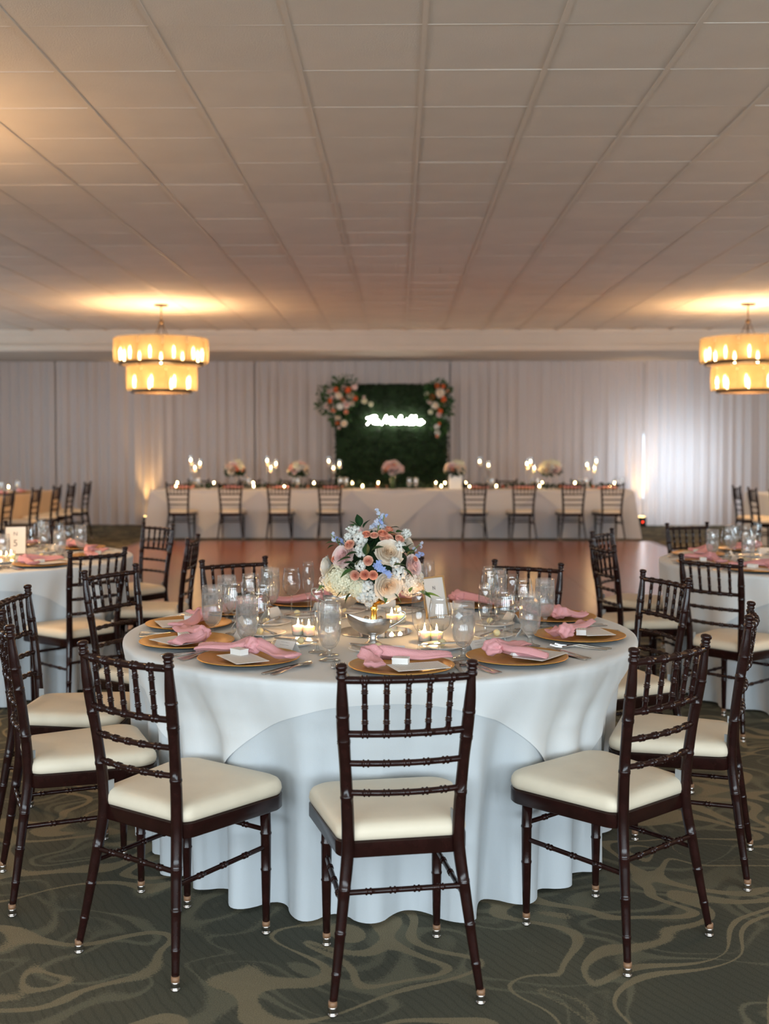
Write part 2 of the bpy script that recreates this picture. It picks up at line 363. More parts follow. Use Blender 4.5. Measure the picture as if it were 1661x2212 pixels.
# ------------------------------------------------------------------ mesh helpers
class MB:
    def __init__(s): s.v = []; s.f = []
    def add(s, vs, fs, mtx=None):
        o = len(s.v)
        s.v += [tuple(mtx @ Vector(p)) if mtx else tuple(p) for p in vs]
        s.f += [tuple(i + o for i in f) for f in fs]; return s
    def box(s, c, d, mtx=None):
        x, y, z = d[0] / 2, d[1] / 2, d[2] / 2
        vs = [(c[0] + i * x, c[1] + j * y, c[2] + k * z) for k in (-1, 1) for j in (-1, 1) for i in (-1, 1)]
        return s.add(vs, [(0, 2, 3, 1), (4, 5, 7, 6), (0, 1, 5, 4), (2, 6, 7, 3), (0, 4, 6, 2), (1, 3, 7, 5)], mtx)
    def grid(s, fn, nu, nv, cu=False, cv=False, mtx=None):
        vs = [fn(i / (nu if cu else nu - 1), j / (nv if cv else nv - 1)) for j in range(nv) for i in range(nu)]
        fs = []
        for j in range(nv if cv else nv - 1):
            for i in range(nu if cu else nu - 1):
                a = j * nu + i; b = j * nu + (i + 1) % nu; c = ((j + 1) % nv) * nu + (i + 1) % nu; d = ((j + 1) % nv) * nu + i
                fs.append((a, b, c, d))
        return s.add(vs, fs, mtx)
    def lathe(s, prof, seg=20, mtx=None, cap0=True, cap1=True):
        vs = []; fs = []
        for r, z in prof:
            for k in range(seg):
                a = 2 * pi * k / seg; vs.append((r * cos(a), r * sin(a), z))
        for j in range(len(prof) - 1):
            for k in range(seg):
                fs.append((j * seg + k, j * seg + (k + 1) % seg, (j + 1) * seg + (k + 1) % seg, (j + 1) * seg + k))
        if cap0 and prof[0][0] > 1e-5: fs.append(tuple(reversed(range(seg))))
        if cap1 and prof[-1][0] > 1e-5: fs.append(tuple((len(prof) - 1) * seg + k for k in range(seg)))
        return s.add(vs, fs, mtx)
    def tube(s, path, rad, seg=8, mtx=None, caps=True):
        P = [Vector(p) for p in path]; n = len(P); vs = []; fs = []
        rad = rad if hasattr(rad, '__len__') else [rad] * n
        ref = None
        for i in range(n):
            t = (P[min(i + 1, n - 1)] - P[max(i - 1, 0)])
            if t.length < 1e-9: t = Vector((0, 0, 1))
            t.normalize()
            if ref is None:
                ref = Vector((0, 0, 1)) if abs(t.z) < 0.9 else Vector((1, 0, 0))
            a = (ref - t * ref.dot(t))
            if a.length < 1e-6: a = t.orthogonal()
            a.normalize(); b = t.cross(a); ref = a
            for k in range(seg):
                an = 2 * pi * k / seg
                vs.append(P[i] + (a * cos(an) + b * sin(an)) * rad[i])
        for j in range(n - 1):
            for k in range(seg):
                fs.append((j * seg + k, j * seg + (k + 1) % seg, (j + 1) * seg + (k + 1) % seg, (j + 1) * seg + k))
        if caps:
            fs.append(tuple(reversed(range(seg)))); fs.append(tuple((n - 1) * seg + k for k in range(seg)))
        return s.add(vs, fs, mtx)
    def mesh(s, name, m, smooth=True):
        me = bpy.data.meshes.new(name); me.from_pydata(s.v, [], s.f)
        me.materials.append(M[m])
        if smooth:
            me.polygons.foreach_set('use_smooth', [True] * len(me.polygons))
        me.update(); return me
    def build(s, name, m, parent=None, smooth=True, loc=None, rot=None, sharp=None):
        me = s.mesh(name, m, smooth)
        if smooth and sharp is not None:
            me.set_sharp_from_angle(angle=radians(sharp))
        return link(name, me, parent, loc, rot)
def link(name, me, parent=None, loc=None, rot=None):
    o = bpy.data.objects.new(name, me); col.objects.link(o)
    if parent: o.parent = parent
    if loc is not None: o.location = loc
    if rot is not None: o.rotation_euler = rot
    return o
def thing(name, label, cat, loc=(0, 0, 0), rz=0.0, group=None):
    o = bpy.data.objects.new(name, None); col.objects.link(o); o.empty_display_size = 0.05
    o.location = loc; o.rotation_euler = (0, 0, rz); tag(o, label, cat, group); return o
def tag(o, label, cat, group=None):
    o['label'] = label; o['category'] = cat
    if group: o['group'] = group
    return o
ORD = ('first', 'second', 'third', 'fourth', 'fifth', 'sixth', 'seventh', 'eighth', 'ninth', 'tenth', 'eleventh', 'twelfth')
def struct(o): o['kind'] = 'structure'; return o
CH = {}
def copy_tree(o, parent=None):
    c = o.copy(); col.objects.link(c); c.parent = parent
    for ch in o.children: copy_tree(ch, c)
    return c
def place(proto, loc, rz=0.0, label=None, group=None, cat=None):
    # first use moves the prototype itself, later ones copy it
    if proto.get('used'):
        o = copy_tree(proto)
    else:
        o = proto; o['used'] = 1
    o.location = loc; o.rotation_euler = (0, 0, rz)
    if label: o['label'] = label
    if group: o['group'] = group
    elif 'group' in o.keys(): del o['group']
    return o
def point_light(name, loc, power, colr, radius, parent=None):
    d = bpy.data.lights.new(name, 'POINT'); d.energy = power; d.color = colr; d.shadow_soft_size = radius
    o = bpy.data.objects.new(name, d); col.objects.link(o); o.location = loc
    if parent: o.parent = parent
    return o

# ------------------------------------------------------------------ room shell
X0, X1, Y0, Y1 = ROOM_X0, ROOM_X1, ROOM_Y0, ROOM_Y1
struct(MB().box(((X0 + X1) / 2, (Y0 + Y1) / 2, -0.05), (X1 - X0 + .4, Y1 - Y0 + .4, 0.1)).build('floor', 'carpet', smooth=False))
ceil = struct(MB().box(((X0 + X1) / 2, (Y0 + Y1) / 2, CEIL + 0.07), (X1 - X0 + .4, Y1 - Y0 + .4, 0.1)).build('ceiling', 'ceiling_tile', smooth=False))
for nm, xx in (('wall_left', X0 - .1), ('wall_right', X1 + .1)):
    b = MB(); ys = Y0 - .2
    for cyy, ww in ADDED_SIDE + [(Y1 + .2, 0)]:
        b.box((xx, (ys + cyy - ww / 2) / 2, CEIL / 2), (.2, cyy - ww / 2 - ys, CEIL))
        if ww: b.box((xx, cyy, .25), (.2, ww, .5)); b.box((xx, cyy, (2.5 + CEIL) / 2), (.2, ww, CEIL - 2.5))
        ys = cyy + ww / 2
    struct(b.build(nm, 'wall_paint', smooth=False))
def wall_with_holes(name, y, holes, z0, z1):
    b = MB(); xs = X0
    for hx0, hx1 in holes + [(X1, X1)]:
        if hx0 > xs: b.box(((xs + hx0) / 2, y, CEIL / 2), (hx0 - xs, 0.2, CEIL))
        if hx1 > hx0:
            b.box(((hx0 + hx1) / 2, y, z0 / 2), (hx1 - hx0, 0.2, z0)); b.box(((hx0 + hx1) / 2, y, (z1 + CEIL) / 2), (hx1 - hx0, 0.2, CEIL - z1))
        xs = hx1
    return struct(b.build(name, 'wall_paint', smooth=False))
wall_with_holes('wall_front', Y0 - .1, [(c - ww / 2, c + ww / 2) for c, ww in WINDOWS], WIN_Z0, WIN_Z1)
wall_with_holes('wall_back', Y1 + .1, [(FW[0], FW[1])], FW[2], FW[3])
def window(name, x0, x1, z0, z1, y):
    b = MB(); t = 0.06
    b.box(((x0 + x1) / 2, y, z0 + t / 2), (x1 - x0, .08, t)); b.box(((x0 + x1) / 2, y, z1 - t / 2), (x1 - x0, .08, t))
    for x in (x0 + t / 2, (x0 + x1) / 2, x1 - t / 2): b.box((x, y, (z0 + z1) / 2), (t, .08, z1 - z0 - 2 * t))
    o = struct(b.build(name, 'window_frame', smooth=False))
    for a, c in ((x0 + t, (x0 + x1) / 2 - t / 2), ((x0 + x1) / 2 + t / 2, x1 - t)):
        MB().box(((a + c) / 2, y, (z0 + z1) / 2), (c - a, .006, z1 - z0 - 2 * t)).build('pane', 'pane_glass', o, smooth=False)
for i, (c, ww) in enumerate(WINDOWS): window('window_%d' % (i + 1), c - ww / 2, c + ww / 2, WIN_Z0, WIN_Z1, Y0 - .05)
window('window_6', FW[0], FW[1], FW[2], FW[3], Y1 + .05)
for i, (cyy, ww) in enumerate(ADDED_SIDE):
    for k, xx in enumerate((X0 - .05, X1 + .05)):
        b = MB()
        for z in (.53, 2.47): b.box((xx, cyy, z), (.08, ww, .06))
        for q in (-ww / 2 + .03, 0, ww / 2 - .03): b.box((xx, cyy + q, 1.5), (.08, .06, 1.88))
        o = struct(b.build('window_%d' % (7 + 2 * i + k), 'window_frame', smooth=False))  # frame of an added window, out of view
        for q in (-1, 1): MB().box((xx, cyy + q * ww / 4, 1.5), (.006, ww / 2 - .09, 1.88)).build('pane', 'pane_glass', o, smooth=False)

# dropped soffit with stepped mouldings over the drapes
SY = 18.3
b = MB()
for z0, z1, y in ((3.03, 3.075, SY + .02), (3.075, 3.12, SY), (3.12, 3.30, SY + .05), (3.30, CEIL + .02, SY + .01)):
    b.box((0, (y + Y1) / 2, (z0 + z1) / 2), (X1 - X0, Y1 - y, z1 - z0))
struct(b.build('trim_1', 'trim_paint', smooth=False))

# suspended ceiling: main tees, cross tees, tiles
TX, TY = 0.615, 0.6096
GX = at(921, 0, 4.79).x; GY = 5.07
def tile_mesh(k):
    b = MB(); w2, d2 = TX / 2 - .006, TY / 2 - .0035; r = random.Random(k)
    sag = r.uniform(-.001, .002); t1 = r.uniform(-.0006, .0006); t2 = r.uniform(-.0005, .0005)
    def fn(u, v):
        x = (u - .5) * 2; y = (v - .5) * 2
        return (x * w2, y * d2, -sag * (1 - x * x) * (1 - y * y) + t1 * x + t2 * y)
    b.grid(fn, 4, 4)
    b.v.append((-w2, -d2, .014)); 
    b.v.pop(); o = len(b.v)
    b.v += [(-w2, -d2, .016), (w2, -d2, .016), (w2, d2, .016), (-w2, d2, .016)]
    b.f += [(o, o + 3, o + 2, o + 1), (0, 1, 2, 3, o + 1, o), (3, 7, 11, 15, o + 2, o + 1), (15, 14, 13, 12, o + 3, o + 2), (12, 8, 4, 0, o, o + 3)]
    b.f = [tuple(reversed(f)) for f in b.f]
    return b.mesh('ceiling_tile', 'ceiling_tile', smooth=False)
tiles = [tile_mesh(k) for k in range(6)]
cand = []; rest = MB()
kx0, kx1 = math.floor((X0 - GX) / TX) + 1, math.floor((X1 - GX) / TX) - 1
ky0, ky1 = math.floor((Y0 - GY) / TY) + 1, math.floor((SY - GY) / TY) - 1
zt = CEIL + .003
for ky in range(ky0, ky1 + 1):
    for kx in range(kx0, kx1 + 1):
        x, y = GX + (kx + .5) * TX, GY + (ky + .5) * TY
        vis = y > 4.4 and (-0.36 * y - .35) < x < (0.345 * y + .35)
        cand.append((0 if vis else 1, y, abs(x), x, y))
cand.sort()
rt = random.Random(3)
for i, (vis, _, _, x, y) in enumerate(cand):
    if i < 296 and vis == 0:
        o = link('ceiling_tile', tiles[rt.randrange(6)], ceil, (x, y, zt + rt.choice((0, 0, 0, .0012, -.0006))))
        o.rotation_euler.z = 0
    else:
        w2, d2 = TX / 2 - .006, TY / 2 - .0035
        rest.box((x, y, zt + .008), (2 * w2, 2 * d2, .016))
o = rest.build('ceiling_tile_field', 'ceiling_tile', ceil, smooth=False); o['kind'] = 'stuff'
mt = MB(); mt.box((0, (Y0 + SY) / 2, CEIL + .000), (.024, SY - Y0, .004)); mt.box((0, (Y0 + SY) / 2, CEIL + .010), (.004, SY - Y0, .022))
mtm = mt.mesh('main_tee', 'ceiling_grid', False)
for kx in range(kx0, kx1 + 2): link('main_tee', mtm, ceil, (GX + kx * TX, 0, 0))
ct = MB(); ct.box(((X0 + X1) / 2, 0, CEIL + .0046), (X1 - X0, .010, .006)); ctm = ct.mesh('cross_tee', 'ceiling_grid', False)
for ky in range(ky0, ky1 + 2): link('cross_tee', ctm, ceil, (0, GY + ky * TY, 0))

# ------------------------------------------------------------------ dance floor
DX0, DX1, DY0, DY1 = -3.93, 3.85, 8.6, 16.92
df = tag(MB().box(((DX0 + DX1) / 2, (DY0 + DY1) / 2, .006), (DX1 - DX0, DY1 - DY0, .012)).build('dance_floor', 'parquet_edge', smooth=False),
         'glossy reddish brown wooden dance floor laid over the carpet before the long head table', 'dance floor')
nx, ny = 8, 9
pw, pd = (DX1 - DX0 - .16) / nx, (DY1 - DY0 - .16) / ny
b = MB(); b.box((0, 0, .006), (pw - .003, pd - .003, .012)); pm = b.mesh('floor_panel', 'parquet', False)
for i in range(nx):
    for j in range(ny):
        link('floor_panel', pm, df, (DX0 + .08 + (i + .5) * pw, DY0 + .08 + (j + .5) * pd, .012))
for (cx, cyy, sx, sy) in (((DX0 + DX1) / 2, DY0 + .04, DX1 - DX0, .08), ((DX0 + DX1) / 2, DY1 - .04, DX1 - DX0, .08), (DX0 + .04, (DY0 + DY1) / 2, .08, DY1 - DY0 - .16), (DX1 - .04, (DY0 + DY1) / 2, .08, DY1 - DY0 - .16)):
    MB().box((cx, cyy, .017), (sx, sy, .010)).build('edge_strip', 'parquet_edge', df, smooth=False)

# ------------------------------------------------------------------ drapes
DRY = 20.45
seams = [at(p, 900, DRY).x for p in (-310, 120, 550, 972, 1391, 1815)]
dl = ['white sheer pleated drape hanging behind the tan clothed long table',
      'white sheer pleated drape behind the chandelier next to the tan clothed table',
      'white sheer pleated drape hidden partly by the T end of the leaf wall sign',
      'white sheer pleated drape between the leaf wall and the daylit drape',
      'white sheer pleated drape glowing bluish from the window behind it']
rd = random.Random(11)
for k in range(5):
    a, c = seams[k] + .012, seams[k + 1] - .012
    ph = [rd.uniform(0, 6.28) for _ in range(6)]
    zt_, zb = 3.02, 0.012
    def fn(u, v, a=a, c=c, ph=ph):
        x = a + (c - a) * u; z = zt_ + (zb - zt_) * v
        s1 = sin(x * 34 + ph[0] + 1.4 * sin(x * 5 + ph[1])); s2 = sin(x * 13 + ph[2]); s3 = sin(x * 71 + ph[3])
        y = DRY + (.028 * s1 + .022 * s2 + .008 * s3) * (.55 + .45 * v) + .012 * sin(x * 3 + ph[4]) * v
        return (x, y, z)
    tag(MB().grid(fn, 300, 5).build('curtain', 'drape'), dl[k], 'drape', None)
for k, sx in enumerate(seams[1:5]):
    o = thing('drape_stand', 'slim grey pole, %s drape seam from the tan clothed table' % ORD[k], 'pole', (sx, DRY + .25, 0), group='poles at the drape seams')
    MB().lathe([(.018, .012), (.018, 3.0)], 10).build('pole', 'table_leg_steel', o)
    MB().box((0, 0, .006), (.2, .14, .012)).build('base_plate', 'table_leg_steel', o, smooth=False)

# uplights at the ends of the head table
def uplight(px, label):
    p = at(px, 1120, 20.26); o = thing('uplight', label, 'light', (p.x, p.y, 0))
    MB().lathe([(.075, .03), (.085, .06), (.085, .16), (.075, .18)], 16).build('housing', 'black_plastic', o)
    MB().lathe([(.06, .181), (.06, .184)], 16).build('lens', 'uplight_lens', o)
    MB().box((0, 0, .015), (.17, .12, .03)).build('base', 'black_plastic', o, smooth=False)
    MB().box((0, -.09, .09), (.02, .012, .02)).build('indicator', 'led_red', o, smooth=False)
    d = bpy.data.lights.new('uplight_beam', 'SPOT'); d.energy = 36; d.color = (1.0, .58, .20); d.spot_size = radians(46); d.spot_blend = .8; d.shadow_soft_size = .05
    s = bpy.data.objects.new('uplight_beam', d); col.objects.link(s); s.parent = o; s.location = (0, 0, .20)
    s.rotation_euler = (radians(180 - 9), 0, 0)
uplight(318, 'small black uplight at the head table end near the tan clothed table')
uplight(1386, 'small black uplight with a red indicator by the daylit drape')

# ------------------------------------------------------------------ chandeliers
def chandelier():
    r = thing('chandelier', 'x', 'chandelier')
    MB().lathe([(.0, 0), (.095, 0), (.095, -.012), (.05, -.022), (0, -.024)], 24).build('canopy', 'bronze', r)
    MB().tube([(0, 0, -.02), (0, 0, -.22)], .008, 8).build('rod', 'bronze_light', r)
    MB().lathe([(.0, -.205), (.03, -.21), (.034, -.235), (.03, -.25), (0, -.255)], 16).build('hub', 'bronze', r)
    for k in range(4):
        a = pi / 4 + k * pi / 2 + .25
        MB().tube([(.02 * cos(a), .02 * sin(a), -.24), (.17 * cos(a), .17 * sin(a), -.60), (.50 * cos(a), .50 * sin(a), -.80)], .006, 6).build('suspension_rod', 'bronze', r)
    for R, zt_, zb, n, nb, pw_ in ((.613, -.455, -.775, 12, 11, 38.0), (.46, -.835, -1.145, 9, 8, 22.0)):
        rr = R - .055
        MB().lathe([(rr - .035, zb - .035), (rr, zb - .035), (rr, zb + .005), (rr - .035, zb + .005), (rr - .035, zb - .035)], 48, cap0=False, cap1=False).build('ring', 'bronze', r, sharp=40)
        h = 2 * pi / n
        def pf(u, v, R=R, zt_=zt_, zb=zb, h=h):
            a = (u - .5) * h * .985; rad = R * (1 + .01 * sin(pi * v)) + (.012 * (abs(u - .5) * 2) ** 6)
            return (rad * cos(a), rad * sin(a), zb + (zt_ - zb) * v)
        me = MB().grid(pf, 9, 5).mesh('shade_panel', 'mica_shade')
        for k in range(n): link('shade_panel', me, r, rot=(0, 0, k * h + .2))
        rb = rr - .018
        bm_ = MB().lathe([(.010, 0), (.010, .05), (.017, .075), (.017, .10), (.010, .13), (.002, .165)], 10, Matrix.Translation((rb, 0, zb + .03))).mesh('bulb', 'bulb')
        sm_ = MB().lathe([(.022, -.03), (.022, .0), (.014, .0)], 10, Matrix.Translation((rb, 0, zb + .03))).mesh('socket', 'bronze')
        for k in range(nb):
            link('bulb', bm_, r, rot=(0, 0, k * 2 * pi / nb + .35)); link('socket', sm_, r, rot=(0, 0, k * 2 * pi / nb + .35))
        point_light('chandelier_glow', (0, 0, zb + .14), pw_, (1.0, .60, .29), .16, r)
    return r
ch = chandelier()
CX1, CX2, CYF, CYN = at(348, 658, 14.96).x, at(1616, 658, 14.96).x, 14.96, 6.1
lab = 'lit two tier amber drum chandelier with bronze rings %s'
place(ch, (CX1, CYF, CEIL), .3, lab % 'near the tan clothed long table')
place(ch, (CX2, CYF, CEIL), .1, lab % 'near the daylit drape')
place(ch, (CX1 - .3, CYN, CEIL), .0, lab % 'beyond the round table numbered 5')
place(ch, (CX2 + .3, CYN, CEIL), .5, lab % 'near the table by the daylit drape')

# ------------------------------------------------------------------ chiavari chair
def lerp(a, b, t): return a + (b - a) * t
def bamboo(p0, p1, r, rings, bow=0.0, n=26, seg=8):
    """turned rod with pairs of raised rings, bowed backwards (-y) in its middle"""
    ts = sorted(set([i / n for i in range(n + 1)]))
    extra = []
    for t in rings: extra += [t + d for d in (-.020, -.014, -.008, -.002, .002, .008, .014, .020)]
    L = (Vector(p1) - Vector(p0)).length
    k = .4 / L if L > .25 else .14 / L * 1.3
    pts = []
    ts = [t for t in ts if not any(abs(t - g) < .026 * k for g in rings)]
    for t in ts: pts.append((t, r))
    for g in rings:
        for d, q in ((-.022, 1), (-.018, 1.30), (-.012, 1.30), (-.008, 1.02), (0, 1.0), (.008, 1.02), (.012, 1.30), (.018, 1.30), (.022, 1)):
            t = g + d * k
            if 0 < t < 1: pts.append((t, r * q))
    pts.sort()
    P = []; R = []
    for t, rr in pts:
        v = Vector(p0).lerp(Vector(p1), t); v.y -= bow * 4 * t * (1 - t); P.append(v); R.append(rr)
    return MB().tube(P, R, seg)
def catmull(pts, n):
    out = []
    P = [pts[0]] + list(pts) + [pts[-1]]
    for i in range(1, len(P) - 2):
        for k in range(n):
            t = k / n
            out.append(tuple(.5 * ((2 * P[i][j]) + (-P[i - 1][j] + P[i + 1][j]) * t + (2 * P[i - 1][j] - 5 * P[i][j] + 4 * P[i + 1][j] - P[i + 2][j]) * t * t + (-P[i - 1][j] + 3 * P[i][j] - 3 * P[i + 1][j] + P[i + 2][j]) * t ** 3) for j in range(len(P[0]))))
    out.append(tuple(pts[-1])); return out
def seat_outline(n=8):
    pts = []
    for (cx, cy_, r, a0) in ((.150, .145, .06, 0), (-.150, .145, .06, pi / 2), (-.128, -.155, .045, pi), (.128, -.155, .045, 3 * pi / 2)):
        for k in range(n + 1):
            a = a0 + (pi / 2) * k / n; pts.append((cx + r * cos(a), cy_ + r * sin(a)))
    # bulge the sides a little
    return [(x * (1 + .05 * cos(y * 6)), y) for x, y in pts]
POST = [(.195, -.255, .028, .0105), (.180, -.238, .14, .0130), (.163, -.218, .28, .0155), (.151, -.203, .38, .0170), (.148, -.200, .44, .0172), (.151, -.205, .53, .0168),
        (.158, -.217, .64, .0160), (.164, -.229, .72, .0172), (.168, -.240, .79, .0165), (.170, -.247, .845, .0130), (.1705, -.249, .866, .0120)]
def post_at(z):
    for a, c in zip(POST, POST[1:]):
        if a[2] <= z <= c[2]:
            t = (z - a[2]) / (c[2] - a[2]); return lerp(a[0], c[0], t), lerp(a[1], c[1], t)
    return POST[-1][:2]
def make_chair():
    r = thing('banquet_chair', 'x', 'chair')
    out = seat_outline(); N = len(out)
    # seat frame
    b = MB(); vs = []; fs = []
    for z, s in ((.384, .985), (.388, 1.0), (.424, 1.0), (.428, .97), (.428, .5)):
        vs += [(x * s, y * s, z) for x, y in out]
    for j in range(4):
        for k in range(N): fs.append((j * N + k, j * N + (k + 1) % N, (j + 1) * N + (k + 1) % N, (j + 1) * N + k))
    vs.append((0, 0, .384)); c0 = len(vs) - 1
    vi = len(vs); vs += [(x * .85, y * .85, .384) for x, y in out]; vs += [(x * .84, y * .84, .42) for x, y in out]
    for k in range(N):
        fs.append((k, vi + k, vi + (k + 1) % N, (k + 1) % N)); fs.append((vi + k, vi + N + k, vi + N + (k + 1) % N, vi + (k + 1) % N))
    fs.append(tuple(vi + N + k for k in range(N)))
    vs.pop(c0) if False else None
    b.add(vs, fs); b.build('seat_frame', 'mahogany', r, sharp=45)
    # cushion
    b = MB(); vs = []; fs = []
    prof = ((.427, .95), (.430, .985), (.442, 1.0), (.455, .992), (.466, .965), (.473, .91), (.477, .80), (.480, .55), (.481, .25))
    for z, s in prof: vs += [(x * s, y * s, z) for x, y in out]
    for j in range(len(prof) - 1):
        for k in range(N): fs.append((j * N + k, j * N + (k + 1) % N, (j + 1) * N + (k + 1) % N, (j + 1) * N + k))
    fs.append(tuple(reversed(range(N)))); fs.append(tuple((len(prof) - 1) * N + k for k in range(N)))
    # cut round the posts by pulling the rear corners in
    b.add(vs, fs); b.build('seat', 'seat_vinyl', r)
    for s in (-1, 1):
        # back post with its finial, running down to the rear foot
        cp = catmull([(s * p[0], p[1], p[2], p[3]) for p in POST], 4)
        pts = [(p[0], p[1], p[2]) for p in cp]; rad = [p[3] for p in cp]
        ins = []
        for i in range(len(pts)):
            ins.append((pts[i][2], pts[i], rad[i]))
        for zr in (.10, .20, .31, .55, .70, .77):
            x, y = post_at(zr); rb = min(ins, key=lambda q: abs(q[0] - zr))[2]
            for dz, q in ((-.005, 1), (-.003, 1.08), (.003, 1.08), (.005, 1)):
                x, y = post_at(zr + dz); ins.append((zr + dz, (s * x, y, zr + dz), rb * q))
        ins.sort(key=lambda q: q[0])
        path = [q[1] for q in ins]; rr = [q[2] for q in ins]
        for z, q in ((.870, .0155), (.876, .0158), (.880, .0125), (.884, .0125), (.887, .0150), (.890, .0125), (.894, .0130), (.898, .0165), (.904, .0165), (.908, .012), (.910, .004)):
            path.append((s * (.1705 + (z - .866) * .05), -.249 - (z - .866) * .1, z)); rr.append(q)
        MB().tube(path, rr, 10).build('back_post', 'mahogany', r)
        MB().tube([(s * .165, .15, .028), (s * .165, .15, .12), (s * .165, .15, .19), (s * .165, .15, .1935), (s * .165, .15, .1965), (s * .165, .15, .2), (s * .165, .15, .30), (s * .165, .15, .303), (s * .165, .15, .307), (s * .165, .15, .31), (s * .163, .148, .40)],
                  [.0105, .0130, .0148, .0165, .0165, .0148, .0158, .0175, .0175, .0158, .0165], 10).build('front_leg', 'mahogany', r)
        for (x, y) in ((s * .196, -.256), (s * .165, .15)):
            g = MB().lathe([(.0, 0), (.013, 0), (.0145, .003), (.0125, .006), (.0095, .010), (.0125, .014), (.0125, .022), (.0112, .026)], 12, Matrix.Translation((x, y, 0))).build('foot_glide', 'glide_metal', r)
            MB().lathe([(.0118, .024), (.0118, .038)], 12, Matrix.Translation((x, y, 0))).build('ferrule', 'ferrule_brown', g)
        MB().box((s * .1335, -.186, .470), (.004, .020, .055)).build('seat_clip', 'clip_plastic', r, smooth=False)
        # side stretcher
        x, y = post_at(.265)
        bamboo((s * x, y, .265), (s * .165, .15, .265), .0075, (.25, .5, .75)).build('stretcher', 'mahogany', r)
    FR = [i / 6 for i in range(1, 6)]
    BOW = .022
    for z, nm, rad in ((.866, 'top_rail', .0105), (.722, 'back_rail', .0095), (.642, 'slat', .0085), (.562, 'slat', .0085)):
        x, y = post_at(z)
        bamboo((-x, y, z), (x, y, z), rad, FR, BOW).build(nm, 'mahogany', r)
    for t in FR:
        xa, ya = post_at(.722); xb, yb = post_at(.866); bw = BOW * 4 * t * (1 - t)
        bamboo((lerp(-xa, xa, t), ya - bw, .722), (lerp(-xb, xb, t), yb - bw, .866), .0075, (.22, .5, .78), n=10).build('spindle', 'mahogany', r)
    x, y = post_at(.30); bamboo((-x, y, .30), (x, y, .30), .0078, (.2, .4, .6, .8)).build('stretcher', 'mahogany', r)
    bamboo((-.165, .15, .315), (.165, .15, .315), .0075, (.25, .5, .75)).build('stretcher', 'mahogany', r)
    return r
chair = make_chair()

# ------------------------------------------------------------------ tables and cloths
R_T = 0.93
TOPZ = 0.769            # upper face of the overlay cloth, where the settings stand
def fold(th, ph): return sin(24 * th + ph + 1.2 * sin(3 * th + ph)) * .62 + sin(15 * th + 2.1 * ph) * .30 + sin(5 * th - ph) * .2
def cloth_r(th, d, ph, pull=None):
    k = min(d / .72, 1.0)
    f = fold(th, ph)
    f = (abs(f) ** .75) * (1 if f > 0 else -1)
    base = R_T + .012 - .070 * k; amp = .062 * k ** .9
    for a, lim in (pull or ()):          # chair seats tucked against the cloth push it in
        q = abs((th - a + pi) % (2 * pi) - pi)
        s = max(0.0, min(1.0, (.36 - q) / .16)); s = s * s * (3 - 2 * s)
        kk = max(0.0, min(1.0, d / .26)); kk = kk * kk * (3 - 2 * kk)
        if base + amp * .75 > lim: base += (lim - amp * .75 - base) * s * kk
    return base + f * amp
def seat_limits(C, chairs):
    out = []
    for x, y in chairs:
        out.append((atan2(y - C[1], x - C[0]) % (2 * pi), sqrt((x - C[0]) ** 2 + (y - C[1]) ** 2) - .225))
    return out
def round_table(C, ph, ovr, ovd, tl, cl, ol, ora, pull=None):
    t = thing('round_table', tl, 'table', (C[0], C[1], 0))
    MB().lathe([(0, .735), (R_T - .01, .735), (R_T, .742), (R_T, .755), (R_T - .004, .758), (0, .758)], 48).build('tabletop', 'wood_table', t, sharp=40)
    for a in range(4):
        x, y = .55 * cos(a * pi / 2 + .78), .55 * sin(a * pi / 2 + .78)
        MB().tube([(x, y, 0), (x, y, .735)], .016, 8).build('leg', 'table_leg_steel', t)
    NA = 384
    rings = [(0, None), (.3, None), (.6, None), (R_T - .03, None)]
    drops = [.0, .004, .012, .03, .07, .13, .2, .28, .36, .45, .54, .63, .70, .735, .75]
    def cloth_fn(off, topz, dropf, droplist):
        b = MB(); vs = [(0, 0, topz)]; fs = []
        for rr in (.3, .6, R_T - .02):
            vs += [(rr * cos(2 * pi * k / NA), rr * sin(2 * pi * k / NA), topz) for k in range(NA)]
        for q in droplist:
            for k in range(NA):
                th = 2 * pi * k / NA; d = dropf(th, q)
                rr = cloth_r(th, d, ph, pull) + off
                bend = .014
                if d < bend: rr = rr - bend + sqrt(max(0, bend * bend - (bend - d) ** 2))
                vs.append((rr * cos(th), rr * sin(th), topz - d))
        for k in range(NA): fs.append((0, 1 + k, 1 + (k + 1) % NA))
        for j in range(2 + len(droplist)):
            for k in range(NA):
                o = 1 + j * NA; fs.append((o + k, o + NA + k, o + NA + (k + 1) % NA, o + (k + 1) % NA))
        return b.add(vs, fs)
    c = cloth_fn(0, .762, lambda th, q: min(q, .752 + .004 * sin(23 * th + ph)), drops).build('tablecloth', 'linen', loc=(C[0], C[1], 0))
    tag(c, cl, 'tablecloth')
    a = ovr
    def edge(th):
        # distance from the table's centre to the edge of the square cloth
        best = 9
        for k in range(4):
            n = (cos(ora + k * pi / 2), sin(ora + k * pi / 2)); dd = a + n[0] * ovd[0] + n[1] * ovd[1]
            q = n[0] * cos(th) + n[1] * sin(th)
            if q > .05: best = min(best, dd / q)
        return best
    def od(th, q):
        D = max(edge(th) - R_T, .03)
        e = edge(th); sm = D
        return q * sm
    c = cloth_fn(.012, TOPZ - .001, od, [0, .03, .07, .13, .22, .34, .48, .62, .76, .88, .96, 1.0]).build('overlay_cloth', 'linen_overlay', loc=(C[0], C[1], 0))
    tag(c, ol, 'tablecloth')
    return t
C0 = (-.07, 4.2); CL = (-2.64, 6.92); CR = (2.54, 6.71)
